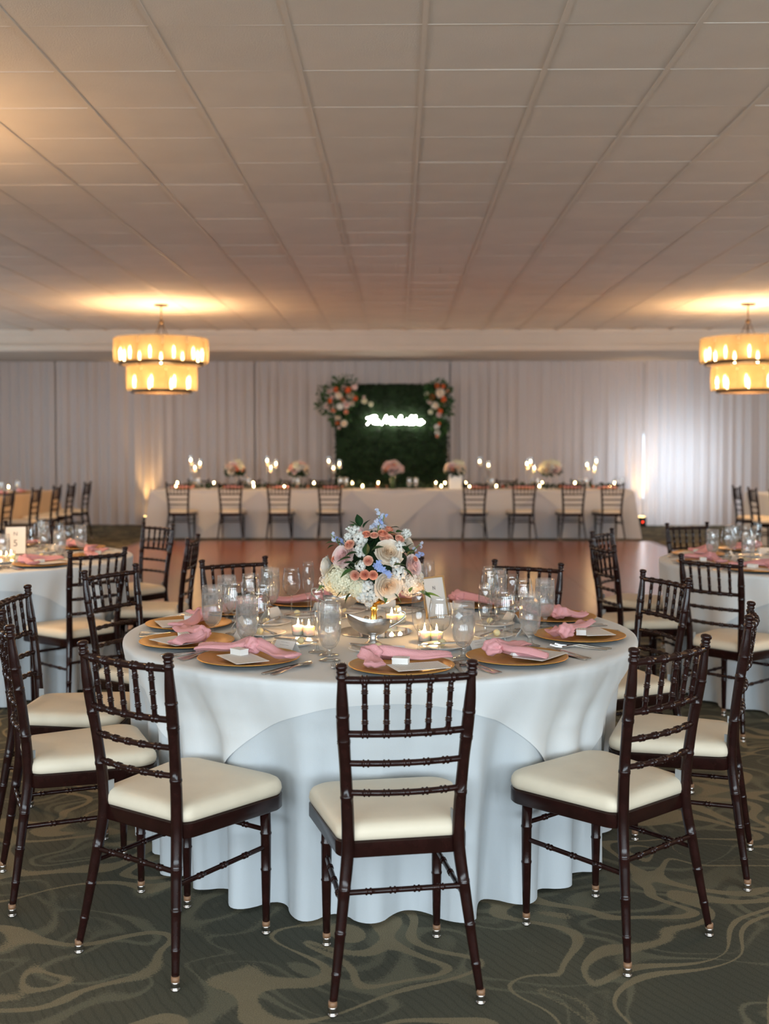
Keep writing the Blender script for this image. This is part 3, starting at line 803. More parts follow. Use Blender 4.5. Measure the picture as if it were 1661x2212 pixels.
round_table(C0, 1.0, 1.01, (0, .015), 'large round banquet table under white cloths, with the tall flower bowl', 'floor length white cloth on the round table with the tall flower bowl',
            'square white overlay cloth on the round table with the tall flower bowl', radians(90 + 2.5), seat_limits(C0, [(-.023, 3.107), (-.62, 3.27), (.613, 3.368), (-1.05, 3.696), (-.06, 5.36), (.50, 5.169), (.968, 3.91), (.926, 4.773)]))
round_table(CL, 2.3, 1.03, (0, 0), 'round banquet table under white cloths, with the number 5 stand', 'floor length white cloth on the round table with the number 5 stand',
            'square white overlay cloth on the round table with the number 5 stand', radians(25), seat_limits(CL, [(-1.82, 6.174), (-1.529, 6.874), (-1.908, 7.836), (-2.75, 8.02)]))
round_table(CR, 4.1, 1.03, (0, 0), 'round banquet table under white cloths, beside the daylit drape end of the dance floor', 'floor length white cloth on the round table by the daylit drape side',
            'square white overlay cloth on the round table by the daylit drape side', radians(70), seat_limits(CR, [(1.764, 5.816), (1.422, 6.491), (1.566, 7.29), (2.19, 7.9)]))

# ------------------------------------------------------------------ chairs round the tables
R_ = radians
G1 = 'chairs round the large round table'; G2 = 'chairs round the table numbered 5'; G3 = 'chairs round the round table by the daylit drape'
for (x, y, rz, lb) in (
    (-0.023, 3.107, 10.3, 'dark chiavari chair, large table, set before the sauce boat'),
    (-0.62, 3.27, -34.2, 'dark chiavari chair, large table, first from the sauce boat seat towards table 5'),
    (0.613, 3.368, 40.9, 'dark chiavari chair, large table, first from the sauce boat seat towards daylit drape'),
    (-1.05, 3.696, -66.3, 'dark chiavari chair, large table, second from the sauce boat seat towards table 5'),
    (-1.242, 4.262, -90.9, 'dark chiavari chair, large table, third from the sauce boat seat towards table 5'),
    (-1.106, 4.992, -117.2, 'dark chiavari chair, large table, fourth from the sauce boat seat towards table 5'),
    (-0.685, 5.32, -146.8, 'dark chiavari chair, large table, fifth from the sauce boat seat, before the dance floor'),
    (-0.06, 5.36, 180.0, 'dark chiavari chair, large table, hidden behind the tall flowers'),
    (0.5, 5.169, 151.1, 'dark chiavari chair, large table, behind the gold framed card, before the dance floor'),
    (0.968, 3.91, 71.5, 'dark chiavari chair, large table, second from the sauce boat seat towards daylit drape'),
    (0.926, 4.773, 110.8, 'dark chiavari chair, large table, third from the sauce boat seat towards daylit drape')):
    place(chair, (x, y, 0), R_(rz), lb + '', G1)
for (x, y, rz, lb) in (
    (-1.82, 6.174, 48.2, 'dark chiavari chair at table 5, its back towards the large round table'),
    (-1.529, 6.874, 90.0, 'dark chiavari chair at table 5, seen side on'),
    (-1.908, 7.836, 139.3, 'dark chiavari chair at table 5 with its back against the dance floor'),
    (-2.75, 8.02, 183, 'dark chiavari chair at table 5 behind the drinking glasses')):
    place(chair, (x, y, 0), R_(rz), lb, G2)
for (x, y, rz, lb) in (
    (1.764, 5.816, -48.2, 'dark chiavari chair at the daylit side table, its back towards the large table'),
    (1.422, 6.491, -78.1, 'dark chiavari chair overlapping its neighbour at the daylit side table, seen side on'),
    (1.566, 7.29, -122.2, 'dark chiavari chair overlapped by its neighbour at the daylit side table'),
    (2.19, 7.9, 200.8, 'dark chiavari chair facing the frosted goblets across the daylit side table')):
    place(chair, (x, y, 0), R_(rz), lb, G3)

# ------------------------------------------------------------------ tableware prototypes
def revolve_thing(name, m, prof, cat, seg=28, sharp=None):
    o = MB().lathe(prof, seg).build(name, m, sharp=sharp); tag(o, 'x', cat); return o
def make_charger():
    r = thing('charger_plate', 'x', 'plate')
    MB().lathe([(0, .0055), (.098, .0055), (.106, .0065), (.112, .0105), (.150, .0150), (.158, .0160), (.163, .0175), (.1655, .0165), (.166, .0150)], 56, cap0=False, cap1=False).build('plate', 'gold_charger', r)
    MB().lathe([(.166, .0150), (.163, .0120), (.115, .0030), (.105, 0), (0, 0)], 56, cap0=False, cap1=False).build('underside', 'charger_under', r)
    return r
charger = make_charger()
def make_bread_plate():
    r = thing('bread_plate', 'x', 'plate')
    MB().lathe([(0, .0), (.045, .0), (.05, .004), (.078, .0125), (.0795, .0135), (.078, .0145), (.052, .0075), (.045, .005), (0, .005)], 36).build('plate', 'porcelain', r)
    b = MB().grid(lambda u, v: (.0135 * sin(pi * v) * cos(2 * pi * u), .0135 * sin(pi * v) * sin(2 * pi * u) , .0055 + .0125 * (1 - cos(pi * v))), 14, 9, cu=True)
    o = b.build('butter_ball', 'butter', r, loc=(.02, -.01, 0))
    return r
bread = make_bread_plate()
def strip(b, pts, t):
    """flat metal strip along +y: pts = (y, half width, z)"""
    vs = []; fs = []
    for y, hw, z in pts: vs += [(-hw, y, z), (hw, y, z), (hw * .8, y, z + t), (-hw * .8, y, z + t)]
    for j in range(len(pts) - 1):
        for k in range(4): fs.append((j * 4 + k, j * 4 + (k + 1) % 4, j * 4 + 4 + (k + 1) % 4, j * 4 + 4 + k))
    fs.append((3, 2, 1, 0)); e = (len(pts) - 1) * 4; fs.append((e, e + 1, e + 2, e + 3))
    b.add(vs, fs)
def make_fork():
    b = MB()
    strip(b, [(-.098, .007, 0), (-.092, .0098, 0), (-.07, .0078, .001), (-.03, .0042, .004), (.01, .0034, .008), (.03, .0042, .006), (.042, .0100, .003), (.055, .0112, .002)], .0028)
    for k in range(4):
        x = (k - 1.5) * .0061
        b2 = MB(); strip(b2, [(.053, .0021, .002), (.075, .0018, .003), (.096, .0011, .008)], .002)
        b.add([(v[0] + x, v[1], v[2]) for v in b2.v], b2.f)
    o = b.build('fork', 'steel', sharp=50); tag(o, 'x', 'fork'); return o
def make_knife(name='table_knife', L=1.0):
    b = MB(); strip(b, [(-.115 * L, .006, .0), (-.110 * L, .0085, 0), (-.06 * L, .0070, .0008), (-.012 * L, .0055, .002), (-.002 * L, .0075, .002), (.004 * L, .0058, .002), (.01 * L, .0085, .001), (.07 * L, .0098, .001), (.105 * L, .0075, .001), (.116 * L, .002, .001)], .0040)
    o = b.build(name, 'steel', sharp=50); tag(o, 'x', 'knife'); return o
def make_spoon():
    b = MB(); strip(b, [(-.098, .007, 0), (-.092, .0095, 0), (-.07, .0075, .001), (-.03, .0042, .004), (.02, .0034, .008), (.04, .0045, .006)], .0028)
    b.grid(lambda u, v: (.019 * v * cos(2 * pi * u), .066 + .030 * v * sin(2 * pi * u), .0015 + .0075 * v * v), 18, 5, cu=True)
    b.grid(lambda u, v: (.019 * v * cos(2 * pi * u), .066 + .030 * v * sin(2 * pi * u), .0002 + .0085 * v * v), 18, 5, cu=True)
    o = b.build('spoon', 'steel', sharp=60); tag(o, 'x', 'spoon'); return o
fork = make_fork(); knife = make_knife(); spoon = make_spoon(); bknife = make_knife('butter_knife', .78)
def make_wine():
    r = thing('wine_glass', 'x', 'wine glass')
    MB().lathe([(.010, .080), (.022, .085), (.033, .100), (.0385, .122), (.0375, .145), (.0335, .170), (.0300, .190), (.0306, .1905), (.0302, .1915)], 28, cap0=False, cap1=False).build('bowl', 'glass', r)
    MB().lathe([(.0335, .001), (.0335, .002), (.020, .004), (.006, .008), (.0036, .02), (.0034, .06), (.0045, .074), (.010, .080), (.0, .083)], 24).build('stem', 'glass', r)
    return r
def make_flute():
    r = thing('champagne_flute', 'x', 'champagne flute')
    MB().lathe([(.006, .075), (.014, .085), (.021, .105), (.0245, .135), (.0245, .160), (.0225, .195), (.0215, .215), (.0221, .2155), (.0216, .2165)], 24, cap0=False, cap1=False).build('bowl', 'glass', r)
    MB().lathe([(.031, .001), (.031, .002), (.018, .004), (.006, .009), (.0038, .02), (.0042, .055), (.006, .075), (0, .082)], 24).build('stem', 'glass', r)
    return r
def make_goblet():
    r = thing('water_goblet', 'x', 'water glass')
    MB().lathe([(.009, .038), (.022, .046), (.033, .066), (.038, .095), (.0385, .125), (.0368, .160), (.0358, .186), (.0364, .1865), (.0358, .1875)], 30, cap0=False, cap1=False).build('bowl', 'goblet_glass', r)
    MB().lathe([(.036, .001), (.036, .002), (.022, .005), (.009, .011), (.007, .022), (.009, .032), (.009, .038), (0, .041)], 24).build('foot', 'glass', r)
    MB().lathe([(0, .048), (.018, .050), (.030, .068), (.0348, .095), (.0355, .125), (.0345, .150), (.0342, .157), (0, .157)], 28).build('water', 'water', r, sharp=60)
    b = MB(); rr = random.Random(5)
    for k in range(5):
        m4 = Matrix.Translation((rr.uniform(-.014, .014), rr.uniform(-.014, .014), .128 + .007 * k)) @ Euler((rr.random() * 3, rr.random() * 3, rr.random() * 3)).to_matrix().to_4x4()
        b.box((0, 0, 0), (.018, .018, .016), m4)
    b.build('ice', 'ice', r, smooth=False)
    return r
wine = make_wine(); flute = make_flute(); goblet = make_goblet()
def tail_loft(b, path, ws, ts, seed, ns=20):
    rr = random.Random(seed); p1, p2, c1 = rr.uniform(0, 6), rr.uniform(0, 6), rr.uniform(-.25, .25)
    P = catmull([(*p, w_, t_) for p, w_, t_ in zip(path, ws, ts)], 5); n = len(P); vs = []; fs = []
    for i, q in enumerate(P):
        a = Vector(P[max(i - 1, 0)][:3]); c = Vector(P[min(i + 1, n - 1)][:3]); t = (c - a).normalized()
        side = t.cross(Vector((0, 0, 1))).normalized(); up = side.cross(t); f = i / (n - 1)
        for k in range(ns):
            an = 2 * pi * k / ns; x = cos(an); z = sin(an)
            zz = q[4] / 2 * z * (abs(z) ** .3 if z else 0)
            zz += q[4] * (.45 * exp(-((x - c1 - .25 * f) / .22) ** 2) - .38 * exp(-((x + .35 - .2 * f) / .2) ** 2) + .20 * sin(4 * x + p1 + 3 * f)) * (1 if z > -.05 else .75)
            zz += .004 * sin(9 * f + p2) * (.3 + f)
            v = Vector(q[:3]) + side * (q[3] / 2 * x) + up * zz
            vs.append(v)
    for j in range(n - 1):
        for k in range(ns): fs.append((j * ns + k, j * ns + (k + 1) % ns, j * ns + ns + (k + 1) % ns, j * ns + ns + k))
    fs.append(tuple(reversed(range(ns)))); fs.append(tuple((n - 1) * ns + k for k in range(ns)))
    b.add(vs, fs)
def make_napkin(seed, kx, t1, t2):
    """knotted napkin: knot at (kx, 0), two flared tails ending at t1, t2"""
    r = thing('napkin', 'x', 'napkin')
    def kn(u, v):
        a = 2 * pi * u; p = pi * v; rad = 1 + .14 * sin(2 * a + 5 * v * pi + seed) + .08 * sin(5 * a - 3 * v * pi)
        return (kx + .034 * sin(p) * cos(a) * rad, .026 * cos(p) * rad * 1.05, .040 + .026 * sin(p) * sin(a) * rad)
    MB().grid(kn, 26, 14, cu=True).build('knot', 'napkin_pink', r)
    for i, t in enumerate((t1, t2)):
        sx = 1 if t[0] > kx else -1
        mid = ((kx + t[0]) / 2, t[1] * .4 + .006, .030)
        m2 = (kx + (t[0] - kx) * .75, t[1] * .75, .026)
        b = MB(); tail_loft(b, [(kx + sx * .010, 0, .042), (kx + sx * .035, t[1] * .08, .038), mid, m2, (t[0], t[1], .026)], [.022, .034, .056, .066, .070], [.024, .026, .022, .019, .014], seed * 7 + i)
        b.build('tail', 'napkin_pink', r)
    return r
napkins = [make_napkin(1, -.015, (-.19, -.085), (.185, -.035)), make_napkin(2, -.09, (-.10, -.12), (.16, .0)), make_napkin(3, .06, (-.17, -.03), (.13, -.11)),
           make_napkin(4, -.07, (.12, .03), (.02, -.155)), make_napkin(5, -.10, (-.02, .05), (.19, -.07))]
menu = MB().box((0, 0, .0006), (.110, .172, .0012)).build('menu_card', 'menu_print', smooth=False); tag(menu, 'x', 'card')
box = thing('favour_box', 'x', 'box')
MB().box((0, 0, .007), (.050, .034, .014)).build('box_base', 'paper', box, smooth=False); MB().box((0, 0, .0165), (.0515, .0355, .005)).build('lid', 'box_print', box, smooth=False)
def make_tent():
    r = thing('place_card', 'x', 'card')
    for s in (-1, 1):
        MB().box((0, .0, 0), (.085, .045, .0008)).build('leaf' if False else 'card_face', 'name_print' if s < 0 else 'paper', r, smooth=False, loc=(0, s * .0125, .0190), rot=(radians(56) * -s, 0, 0) if s > 0 else (radians(56), 0, 0))
    return r
tent = make_tent()
def make_votive():
    r = thing('votive_candle', 'x', 'candle')
    MB().lathe([(0, .001), (.0205, .001), (.0225, .004), (.0262, .060), (.0268, .0605), (.0262, .061)], 24, cap1=False).build('glass_cup', 'glass', r)
    wx = MB().lathe([(0, .004), (.0200, .004), (.0228, .034), (.021, .0355), (.004, .034), (0, .034)], 22).build('wax', 'wax', r)
    MB().tube([(0, 0, .033), (.0005, 0, .041)], .0008, 5).build('wick', 'wick', wx)
    MB().lathe([(0, .0400), (.0028, .0435), (.0036, .048), (.0026, .054), (.0010, .060), (0, .063)], 10).build('flame', 'flame', r)
    point_light('candle_glow', (0, 0, .052), .34, (1.0, .55, .22), .008, r)
    return r
votive = make_votive()

# ------------------------------------------------------------------ lay a place
GNAME = {}
def lay(C, a, key, who, nap=0, full=True, seed=0, glasses=True, chargerR=.745, boxed=True):
    rr = random.Random(seed * 31 + 5); a_ = radians(a); out = (sin(a_), -cos(a_)); rt_ = (cos(a_), sin(a_))
    def P(v, u, z=TOPZ): return (C[0] + out[0] * u + rt_[0] * v, C[1] + out[1] * u + rt_[1] * v, z)
    def J(s): return rr.uniform(-s, s)
    g = lambda s: s + ' on ' + key
    place(charger, P(0, chargerR), a_, 'round gold charger plate, ' + who, g('charger plates'))
    place(napkins[nap], P(J(.01), chargerR - .045, TOPZ + .004), a_ + J(.12), 'knotted pink linen napkin, ' + who, g('knotted napkins'))
    place(menu, P(.035 + J(.02), chargerR + .045 + J(.01), TOPZ + .018), a_ + radians(90) + J(.5), 'printed white menu card, ' + who, g('menu cards'))
    if boxed: place(box, P(-.02 + J(.02), chargerR + .008, TOPZ + .0195), a_ + J(.3), 'tiny white favour box, ' + who, g('favour boxes'))
    if full:
        for v in (-.180, -.204): place(fork, P(v, chargerR + .02 + J(.008), TOPZ), a_ + J(.05), ('inner' if v > -.19 else 'outer') + ' silver fork, ' + who, g('forks'))
        place(knife, P(.179, chargerR + .02, TOPZ), a_ + J(.05), 'silver table knife, ' + who, g('table knives'))
        place(spoon, P(.206, chargerR + .03, TOPZ), a_ + J(.05), 'silver spoon, ' + who, g('spoons'))
        q = P(-.065 + J(.008), .440 + J(.008)); place(bread, q, a_ + J(1.5), 'white bread plate with butter ball, ' + who, g('bread plates'))
        place(bknife, (q[0], q[1], TOPZ + .0156), a_ + radians(80) + J(.5), 'butter knife across a bread plate, ' + who, g('butter knives'))
        place(tent, P(-.005 + J(.01), .548), a_ + J(.15), 'folded white place card, ' + who, g('place cards'))
    if glasses:
        place(goblet, P(.215 + J(.006), .590 + J(.006)), a_ + J(3), 'frosted goblet of iced water, ' + who, g('water goblets'))
        place(wine, P(.150 + J(.004), .525 + J(.006)), a_, 'empty wine glass, ' + who, g('wine glasses'))
        place(flute, P(.085 + J(.003), .495 + J(.008)), a_, 'empty champagne flute, ' + who, g('champagne flutes'))
K0 = 'the large round table'; KL = 'the round table numbered 5'; KR = 'the round table by the daylit drape'
S0, S1 = 'place from the sauce boat, daylit drape side', 'place from the sauce boat, table 5 side'
for i, (a, nap, who) in enumerate(((6, 1, 'place before the sauce boat'), (37.5, 3, 'first ' + S0), (76, 4, 'second ' + S0), (111, 1, 'third ' + S0), (147, 2, 'place behind the gold framed card'), (178.5, 0, 'place behind the tall flowers'),
                                   (-152.5, 4, 'fifth ' + S1), (-124.5, 0, 'fourth ' + S1), (-95.5, 0, 'third ' + S1), (-65, 2, 'second ' + S1), (-34, 0, 'first ' + S1))):
    lay(C0, a, K0, who, nap, seed=i)
for i, (a, nap, who) in enumerate(((14, 4, 'place beside the number 5 card'), (49, 1, 'table 5 place before the chair backing the large table'), (92, 0, 'table 5 place before the side on chair'), (139, 2, 'table 5 place before the chair backing the dance floor'), (183, 0, 'table 5 place behind the number card'))):
    lay(CL, a, KL, who, nap, seed=20 + i)
for i, (a, nap, who) in enumerate(((-8, 1, 'chairless place at the daylit side table'), (-47, 2, 'daylit side table, before the chair backing the large table'), (-80, 0, 'daylit side table, before the side on chair'), (-121, 1, 'daylit side table, before the overlapped chair'), (-160, 3, 'daylit side table, before the chair facing the goblets'))):
    lay(CR, a, KR, who, nap, seed=40 + i)

# ------------------------------------------------------------------ centre of the large table
MC = on(810, 1365, TOPZ)
o = MB().lathe([(0, 0), (.137, 0), (.140, .002), (.138, .004), (0, .004)], 48).build('mirror_disc', 'mirror', sharp=30, loc=MC); tag(o, 'round mirror disc under the gold flower bowl', 'mirror')
BX, BY = MC.x - .004, MC.y
o = thing('compote_bowl', 'footed gold compote bowl holding the tall flowers on the mirror disc', 'bowl', (BX, BY, TOPZ + .004))
MB().lathe([(0, 0), (.046, 0), (.048, .004), (.040, .010), (.020, .018), (.013, .030), (.011, .075), (.015, .090), (.010, .098)], 30).build('pedestal', 'gold_metal', o)
MB().lathe([(.0, .095), (.014, .096), (.050, .106), (.082, .126), (.095, .152), (.096, .160), (.093, .160), (.090, .152), (.076, .130), (.045, .112), (0, .106)], 36).build('bowl', 'gold_metal', o)
for px, py in ((644, 1372), (667, 1374), (846, 1347), (864, 1346), (917, 1386), (943, 1386)):
    p = on(px, py, TOPZ)
    w_ = 'among the glasses towards table 5' if px < 700 else 'behind the gold bowl' if py < 1360 else 'between flute and wine glass by the mirror disc'
    place(votive, p, 0, 'lit white votive of the pair ' + w_, 'votive pair ' + w_)
def make_sauce_boat():
    r = thing('sauce_boat', 'x', 'sauce boat')
    b = MB()
    def rim(th):
        c = cos(th); sp = max(0, -c) ** 3
        return (.060 + .036 * sp + .006 * max(0, c), .042 * (1 - .5 * sp), .084 + .026 * sp + .008 * max(0, c))
    def shell(k):
        def fn(u, v):
            th = 2 * pi * u; a, bb, zr = rim(th); s = .22 + .78 * sin(v * pi / 2) ** .8; s2 = .16 + .84 * sin(v * pi / 2) ** .7
            return (cos(th) * a * s * k, sin(th) * bb * s2 * k, lerp(.036, zr, v ** 1.3) + (1 - k) * .03 * (1 - v))
        return fn
    b.grid(shell(1.0), 40, 12, cu=True); b.grid(shell(.965), 40, 12, cu=True)
    b.lathe([(0, .037), (.014, .038)], 20)
    b.build('body', 'pewter', r)
    MB().lathe([(0, 0), (.036, 0), (.037, .003), (.030, .008), (.017, .018), (.013, .028), (.017, .039), (.0, .041)], 28).build('foot', 'pewter', r)
    pts = catmull([(.050, 0, .060), (.085, 0, .080), (.108, 0, .098), (.112, 0, .116), (.098, 0, .122), (.086, 0, .112)], 6)
    MB().tube(pts, .0032, 8).build('handle', 'pewter', r)
    return r
sb = make_sauce_boat()
place(sb, on(806, 1394, TOPZ), radians(-6), 'pewter sauce boat with looped handle standing before the gold bowl')
place(sb, on(732, 1334, TOPZ), radians(195), 'pewter sauce boat half hidden behind the glasses, beside the gold bowl')
for px, nm, fill, lb in ((791, 'pepper_shaker', 'pepper', 'glass pepper shaker with a chrome cap behind the sauce boat'), (822, 'salt_shaker', 'salt', 'glass salt shaker with a chrome cap behind the sauce boat')):
    o = thing(nm, lb, 'shaker', on(px, 1377, TOPZ), 0)
    MB().lathe([(0, .001), (.016, .001), (.0175, .004), (.0150, .045), (.0120, .056)], 16, cap1=False).build('jar', 'glass', o)
    MB().lathe([(0, .003), (.0150, .003), (.0135, .035), (0, .035)], 14).build('filling', fill, o)
    MB().lathe([(.0125, .055), (.0135, .058), (.0135, .066), (.0100, .076), (0, .079)], 16).build('cap', 'steel', o)
def text_mesh(s, size, name, m, parent, loc, rot, thick=.0004):
    c = bpy.data.curves.new(name, 'FONT'); c.body = s; c.size = size; c.extrude = thick; c.align_x = 'CENTER'; c.align_y = 'CENTER'; c.resolution_u = 3
    t = bpy.data.objects.new(name, c); col.objects.link(t)
    dg = bpy.context.evaluated_depsgraph_get(); me = bpy.data.meshes.new_from_object(t.evaluated_get(dg))
    bpy.data.objects.remove(t); bpy.data.curves.remove(c); me.materials.clear(); me.materials.append(M[m])
    return link(name, me, parent, loc, rot)
def card_stand(loc, rz, fm, label, w_=.105, h_=.155, texts=()):
    o = thing('table_card_stand', label, 'sign', loc, rz)
    fr = bpy.data.objects.new('frame_tilt', None)
    bpy.data.objects.remove(fr)
    tilt = radians(-12)
    def T(v): return Matrix.Rotation(tilt, 4, 'X') @ Vector(v)
    b = MB(); mt_ = Matrix.Rotation(tilt, 4, 'X')
    for s in (-1, 1):
        b.box((s * (w_ / 2), 0, h_ / 2 + .002), (.006, .008, h_), mt_)
    b.box((0, 0, .004), (w_ + .006, .008, .006), mt_); b.box((0, 0, h_ - .001), (w_ + .006, .008, .006), mt_)
    b.build('frame', fm, o, smooth=False)
    cd = MB().box((0, 0, h_ / 2 + .002), (w_ - .006, .003, h_ - .006), mt_).build('card', 'paper', o, smooth=False)
    MB().tube([T((0, .004, h_ * .7)), (0, .065, .002)], .003, 6).build('easel_leg', fm, o)
    for s, size, z in texts:
        text_mesh(s, size, 'lettering', 'ink', cd, T((0, -.0018, z)), (pi / 2 + tilt, 0, 0))
p = on(946, 1334, TOPZ)
card_stand(p, radians(44), 'gold_frame', 'gold framed table card standing beside the tall flowers', .12, .165, (('N', .022, .12),))
p = on(40, 1199, TOPZ)
card_stand((p.x - .02, p.y, TOPZ), radians(14), 'bronze', 'dark framed table number card reading 5 on the round table', .13, .185, (('N', .035, .135), ('5', .06, .075)))

# ------------------------------------------------------------------ flowers
def petal_rose(seed, open_=1.0, lo=False):
    rr = random.Random(seed); b = MB()
    rings = ((3, .13, .66, .06), (4, .24, .68, .08), (5, .37, .67, .12), (5, .52, .64, .16), (6, .68, .59, .22), (6, .84, .52, .30), (7, 1.0, .42, .42)) if not lo else ((3, .25, .6, .1), (5, .6, .6, .2), (5, 1.0, .45, .42))
    b.grid(lambda u, v: (.12 * sin(pi * v) * cos(2 * pi * u), .12 * sin(pi * v) * sin(2 * pi * u), .15 + .28 * cos(pi * v)), 8, 6, cu=True)
    b.grid(lambda u, v: (.80 * v * cos(2 * pi * u), .80 * v * sin(2 * pi * u), .20 * (1 - v) - .08), 12, 4, cu=True)
    for k, (n, R, H, curl) in enumerate(rings):
        off = rr.random() * 6
        for i in range(n):
            p0 = off + 2 * pi * i / n + rr.uniform(-.15, .15); hw = pi / n * 1.6; jr = rr.uniform(.93, 1.07); jh = rr.uniform(-.05, .05)
            def fn(u, v):
                x = (u - .5) * 2; ph = p0 + x * hw * (1 - .25 * v ** 4)
                rad = R * jr * (.18 + .82 * v ** .75) * open_ + curl * .35 * max(0, v - .7) ** 1.2 * (1 + .3 * x * x) + .03 * x * x * v
                z = -.35 * (1 - v) * (R + .2) + (H + jh) * (v ** .9) - .55 * curl * max(0, v - .72) ** 1.1 - .08 * abs(x) ** 3 * v
                return (rad * cos(ph), rad * sin(ph), z - .15)
            b.grid(fn, 5 if lo else 7, 4 if lo else 6)
    return b
def hydrangea(seed, n=90, lo=False):
    rr = random.Random(seed); b = MB()
    for i in range(n):
        t = (i + .5) / n; ph = i * 2.39996; zc = 1 - 1.65 * t; rc = sqrt(max(0, 1 - zc * zc)); d = Vector((rc * cos(ph), rc * sin(ph), zc)) * rr.uniform(.88, 1.06)
        q = (d.normalized() + Vector((rr.uniform(-.3, .3), rr.uniform(-.3, .3), rr.uniform(-.3, .3)))).to_track_quat('Z', 'Y').to_matrix().to_4x4(); q.translation = d
        a0 = rr.random() * 6; s = .19 * rr.uniform(.85, 1.15)
        for k in range(4):
            a = a0 + k * pi / 2; c, sn = cos(a), sin(a)
            pts = [(0, 0, 0), (.7, -.48, .14), (1.15, 0, .05), (.7, .48, .14)]
            b.add([((x * c - y * sn) * s, (x * sn + y * c) * s, z * s) for x, y, z in pts], [(0, 1, 2, 3)], q)
    b.grid(lambda u, v: (.8 * sin(pi * v * .75) * cos(2 * pi * u), .8 * sin(pi * v * .75) * sin(2 * pi * u), .8 * cos(pi * v * .75)), 12, 7, cu=True)
    return b
def stock(seed, n=16):
    rr = random.Random(seed); b = MB()
    for i in range(n):
        t = (i + .5) / n; ph = i * 2.39996; zc = 1 - 1.7 * t; rc = sqrt(max(0, 1 - zc * zc)); d = Vector((rc * cos(ph), rc * sin(ph), zc)) * .8
        q = d.to_track_quat('Z', 'Y').to_matrix().to_4x4(); q.translation = d; s = .46
        b.grid(lambda u, v: (.36 * sin(pi * v) * cos(2 * pi * u), .36 * sin(pi * v) * sin(2 * pi * u), .3 * cos(pi * v)), 7, 5, cu=True, mtx=q)
        for k in range(6):
            a = k * pi / 3 + rr.random() * .5; c, sn = cos(a), sin(a); h = rr.uniform(.0, .55)
            pts = [(0, 0, 0), (.55, -.42, .2 + h), (1.0, 0, h), (.55, .42, .25 + h)]
            b.add([((x * c - y * sn) * s, (x * sn + y * c) * s, z * s) for x, y, z in pts], [(0, 1, 2, 3)], q)
    return b
def starflower(seed, n=5):
    rr = random.Random(seed); b = MB()
    for j in range(n):
        d = Vector((rr.uniform(-.6, .6), rr.uniform(-.6, .6), rr.uniform(-.3, .5)))
        q = (Vector((d.x, d.y, .6 + d.z))).to_track_quat('Z', 'Y').to_matrix().to_4x4(); q.translation = d; s = .52
        for k in range(5):
            a = k * 2 * pi / 5 + rr.random() * .3; c, sn = cos(a), sin(a)
            pts = [(0, 0, -.15), (.6, -.36, .18), (1.05, 0, .05 + rr.uniform(-.1, .2)), (.6, .36, .18)]
            b.add([((x * c - y * sn) * s, (x * sn + y * c) * s, z * s) for x, y, z in pts], [(0, 1, 2, 3)], q)
    return b
def leaf_mb(w_=.28, fold_=.18, droop=.25):
    def fn(u, v):
        x = (u - .5) * 2; hw = w_ * sin(pi * min(max(v, .0), 1) ** .85) * (1 - .15 * v) + .012
        return (x * hw, v, fold_ * abs(x) * hw * 2 - droop * v * v)
    return MB().grid(fn, 5, 8)
FM = {}
def fmesh(kind, m, lo=False):
    k = (kind, m, lo)
    if k not in FM:
        b = {'rose': lambda: petal_rose(3, lo=lo), 'rose2': lambda: petal_rose(8, lo=lo), 'rosebud': lambda: petal_rose(5, .82, lo=lo), 'hydrangea': lambda: hydrangea(2, 40 if lo else 100), 'stock': lambda: stock(4, 10 if lo else 18), 'blue': lambda: starflower(6)}[kind]()
        nm = {'rose': 'rose', 'rose2': 'rose', 'rosebud': 'rose', 'hydrangea': 'hydrangea_head', 'stock': 'stock_blossom', 'blue': 'delphinium_blossom'}[kind]
        me = b.mesh(nm, m)
        if kind.startswith('rose'):
            pass
        FM[k] = me
    return FM[k]
LM = {m: leaf_mb().mesh('leaf', m) for m in ('leaf_dark', 'leaf_mid', 'leaf_light')}
def flower(parent, kind, m, loc, nrm, s, lo=False):
    me = fmesh(kind, m, lo); o = link(me.name, me, parent, loc)
    o.rotation_mode = 'QUATERNION'; o.rotation_quaternion = Vector(nrm).normalized().to_track_quat('Z', 'Y') @ Euler((0, 0, random.random() * 6)).to_quaternion()
    o.scale = (s, s, s); return o
def leafobj(parent, m, loc, d, s, roll=0.0):
    o = link('leaf', LM[m], parent, loc); o.rotation_mode = 'QUATERNION'
    o.rotation_quaternion = Vector(d).normalized().to_track_quat('Y', 'Z') @ Euler((0, roll, 0)).to_quaternion(); o.scale = (s, s, s); return o
def leaf_cloud(b, pts, s0, s1, seed, w_=.3):
    """many simple leaves at (point, outward normal) into one mesh"""
    rr = random.Random(seed)
    for p, nr in pts:
        d = (Vector(nr).normalized() + Vector((rr.uniform(-.9, .9), rr.uniform(-.9, .9), rr.uniform(-.9, .9)))).normalized()
        q = d.to_track_quat('Y', 'Z').to_matrix().to_4x4(); q = q @ Matrix.Rotation(rr.random() * 6, 4, 'Y'); q.translation = Vector(p); s = rr.uniform(s0, s1)
        b.add([(0, 0, 0), (w_ * s, .45 * s, .08 * s), (0, s, -.06 * s), (-w_ * s, .45 * s, .08 * s), (0, .45 * s, -.02 * s)], [(0, 1, 4), (1, 2, 4), (2, 3, 4), (3, 0, 4)], q)
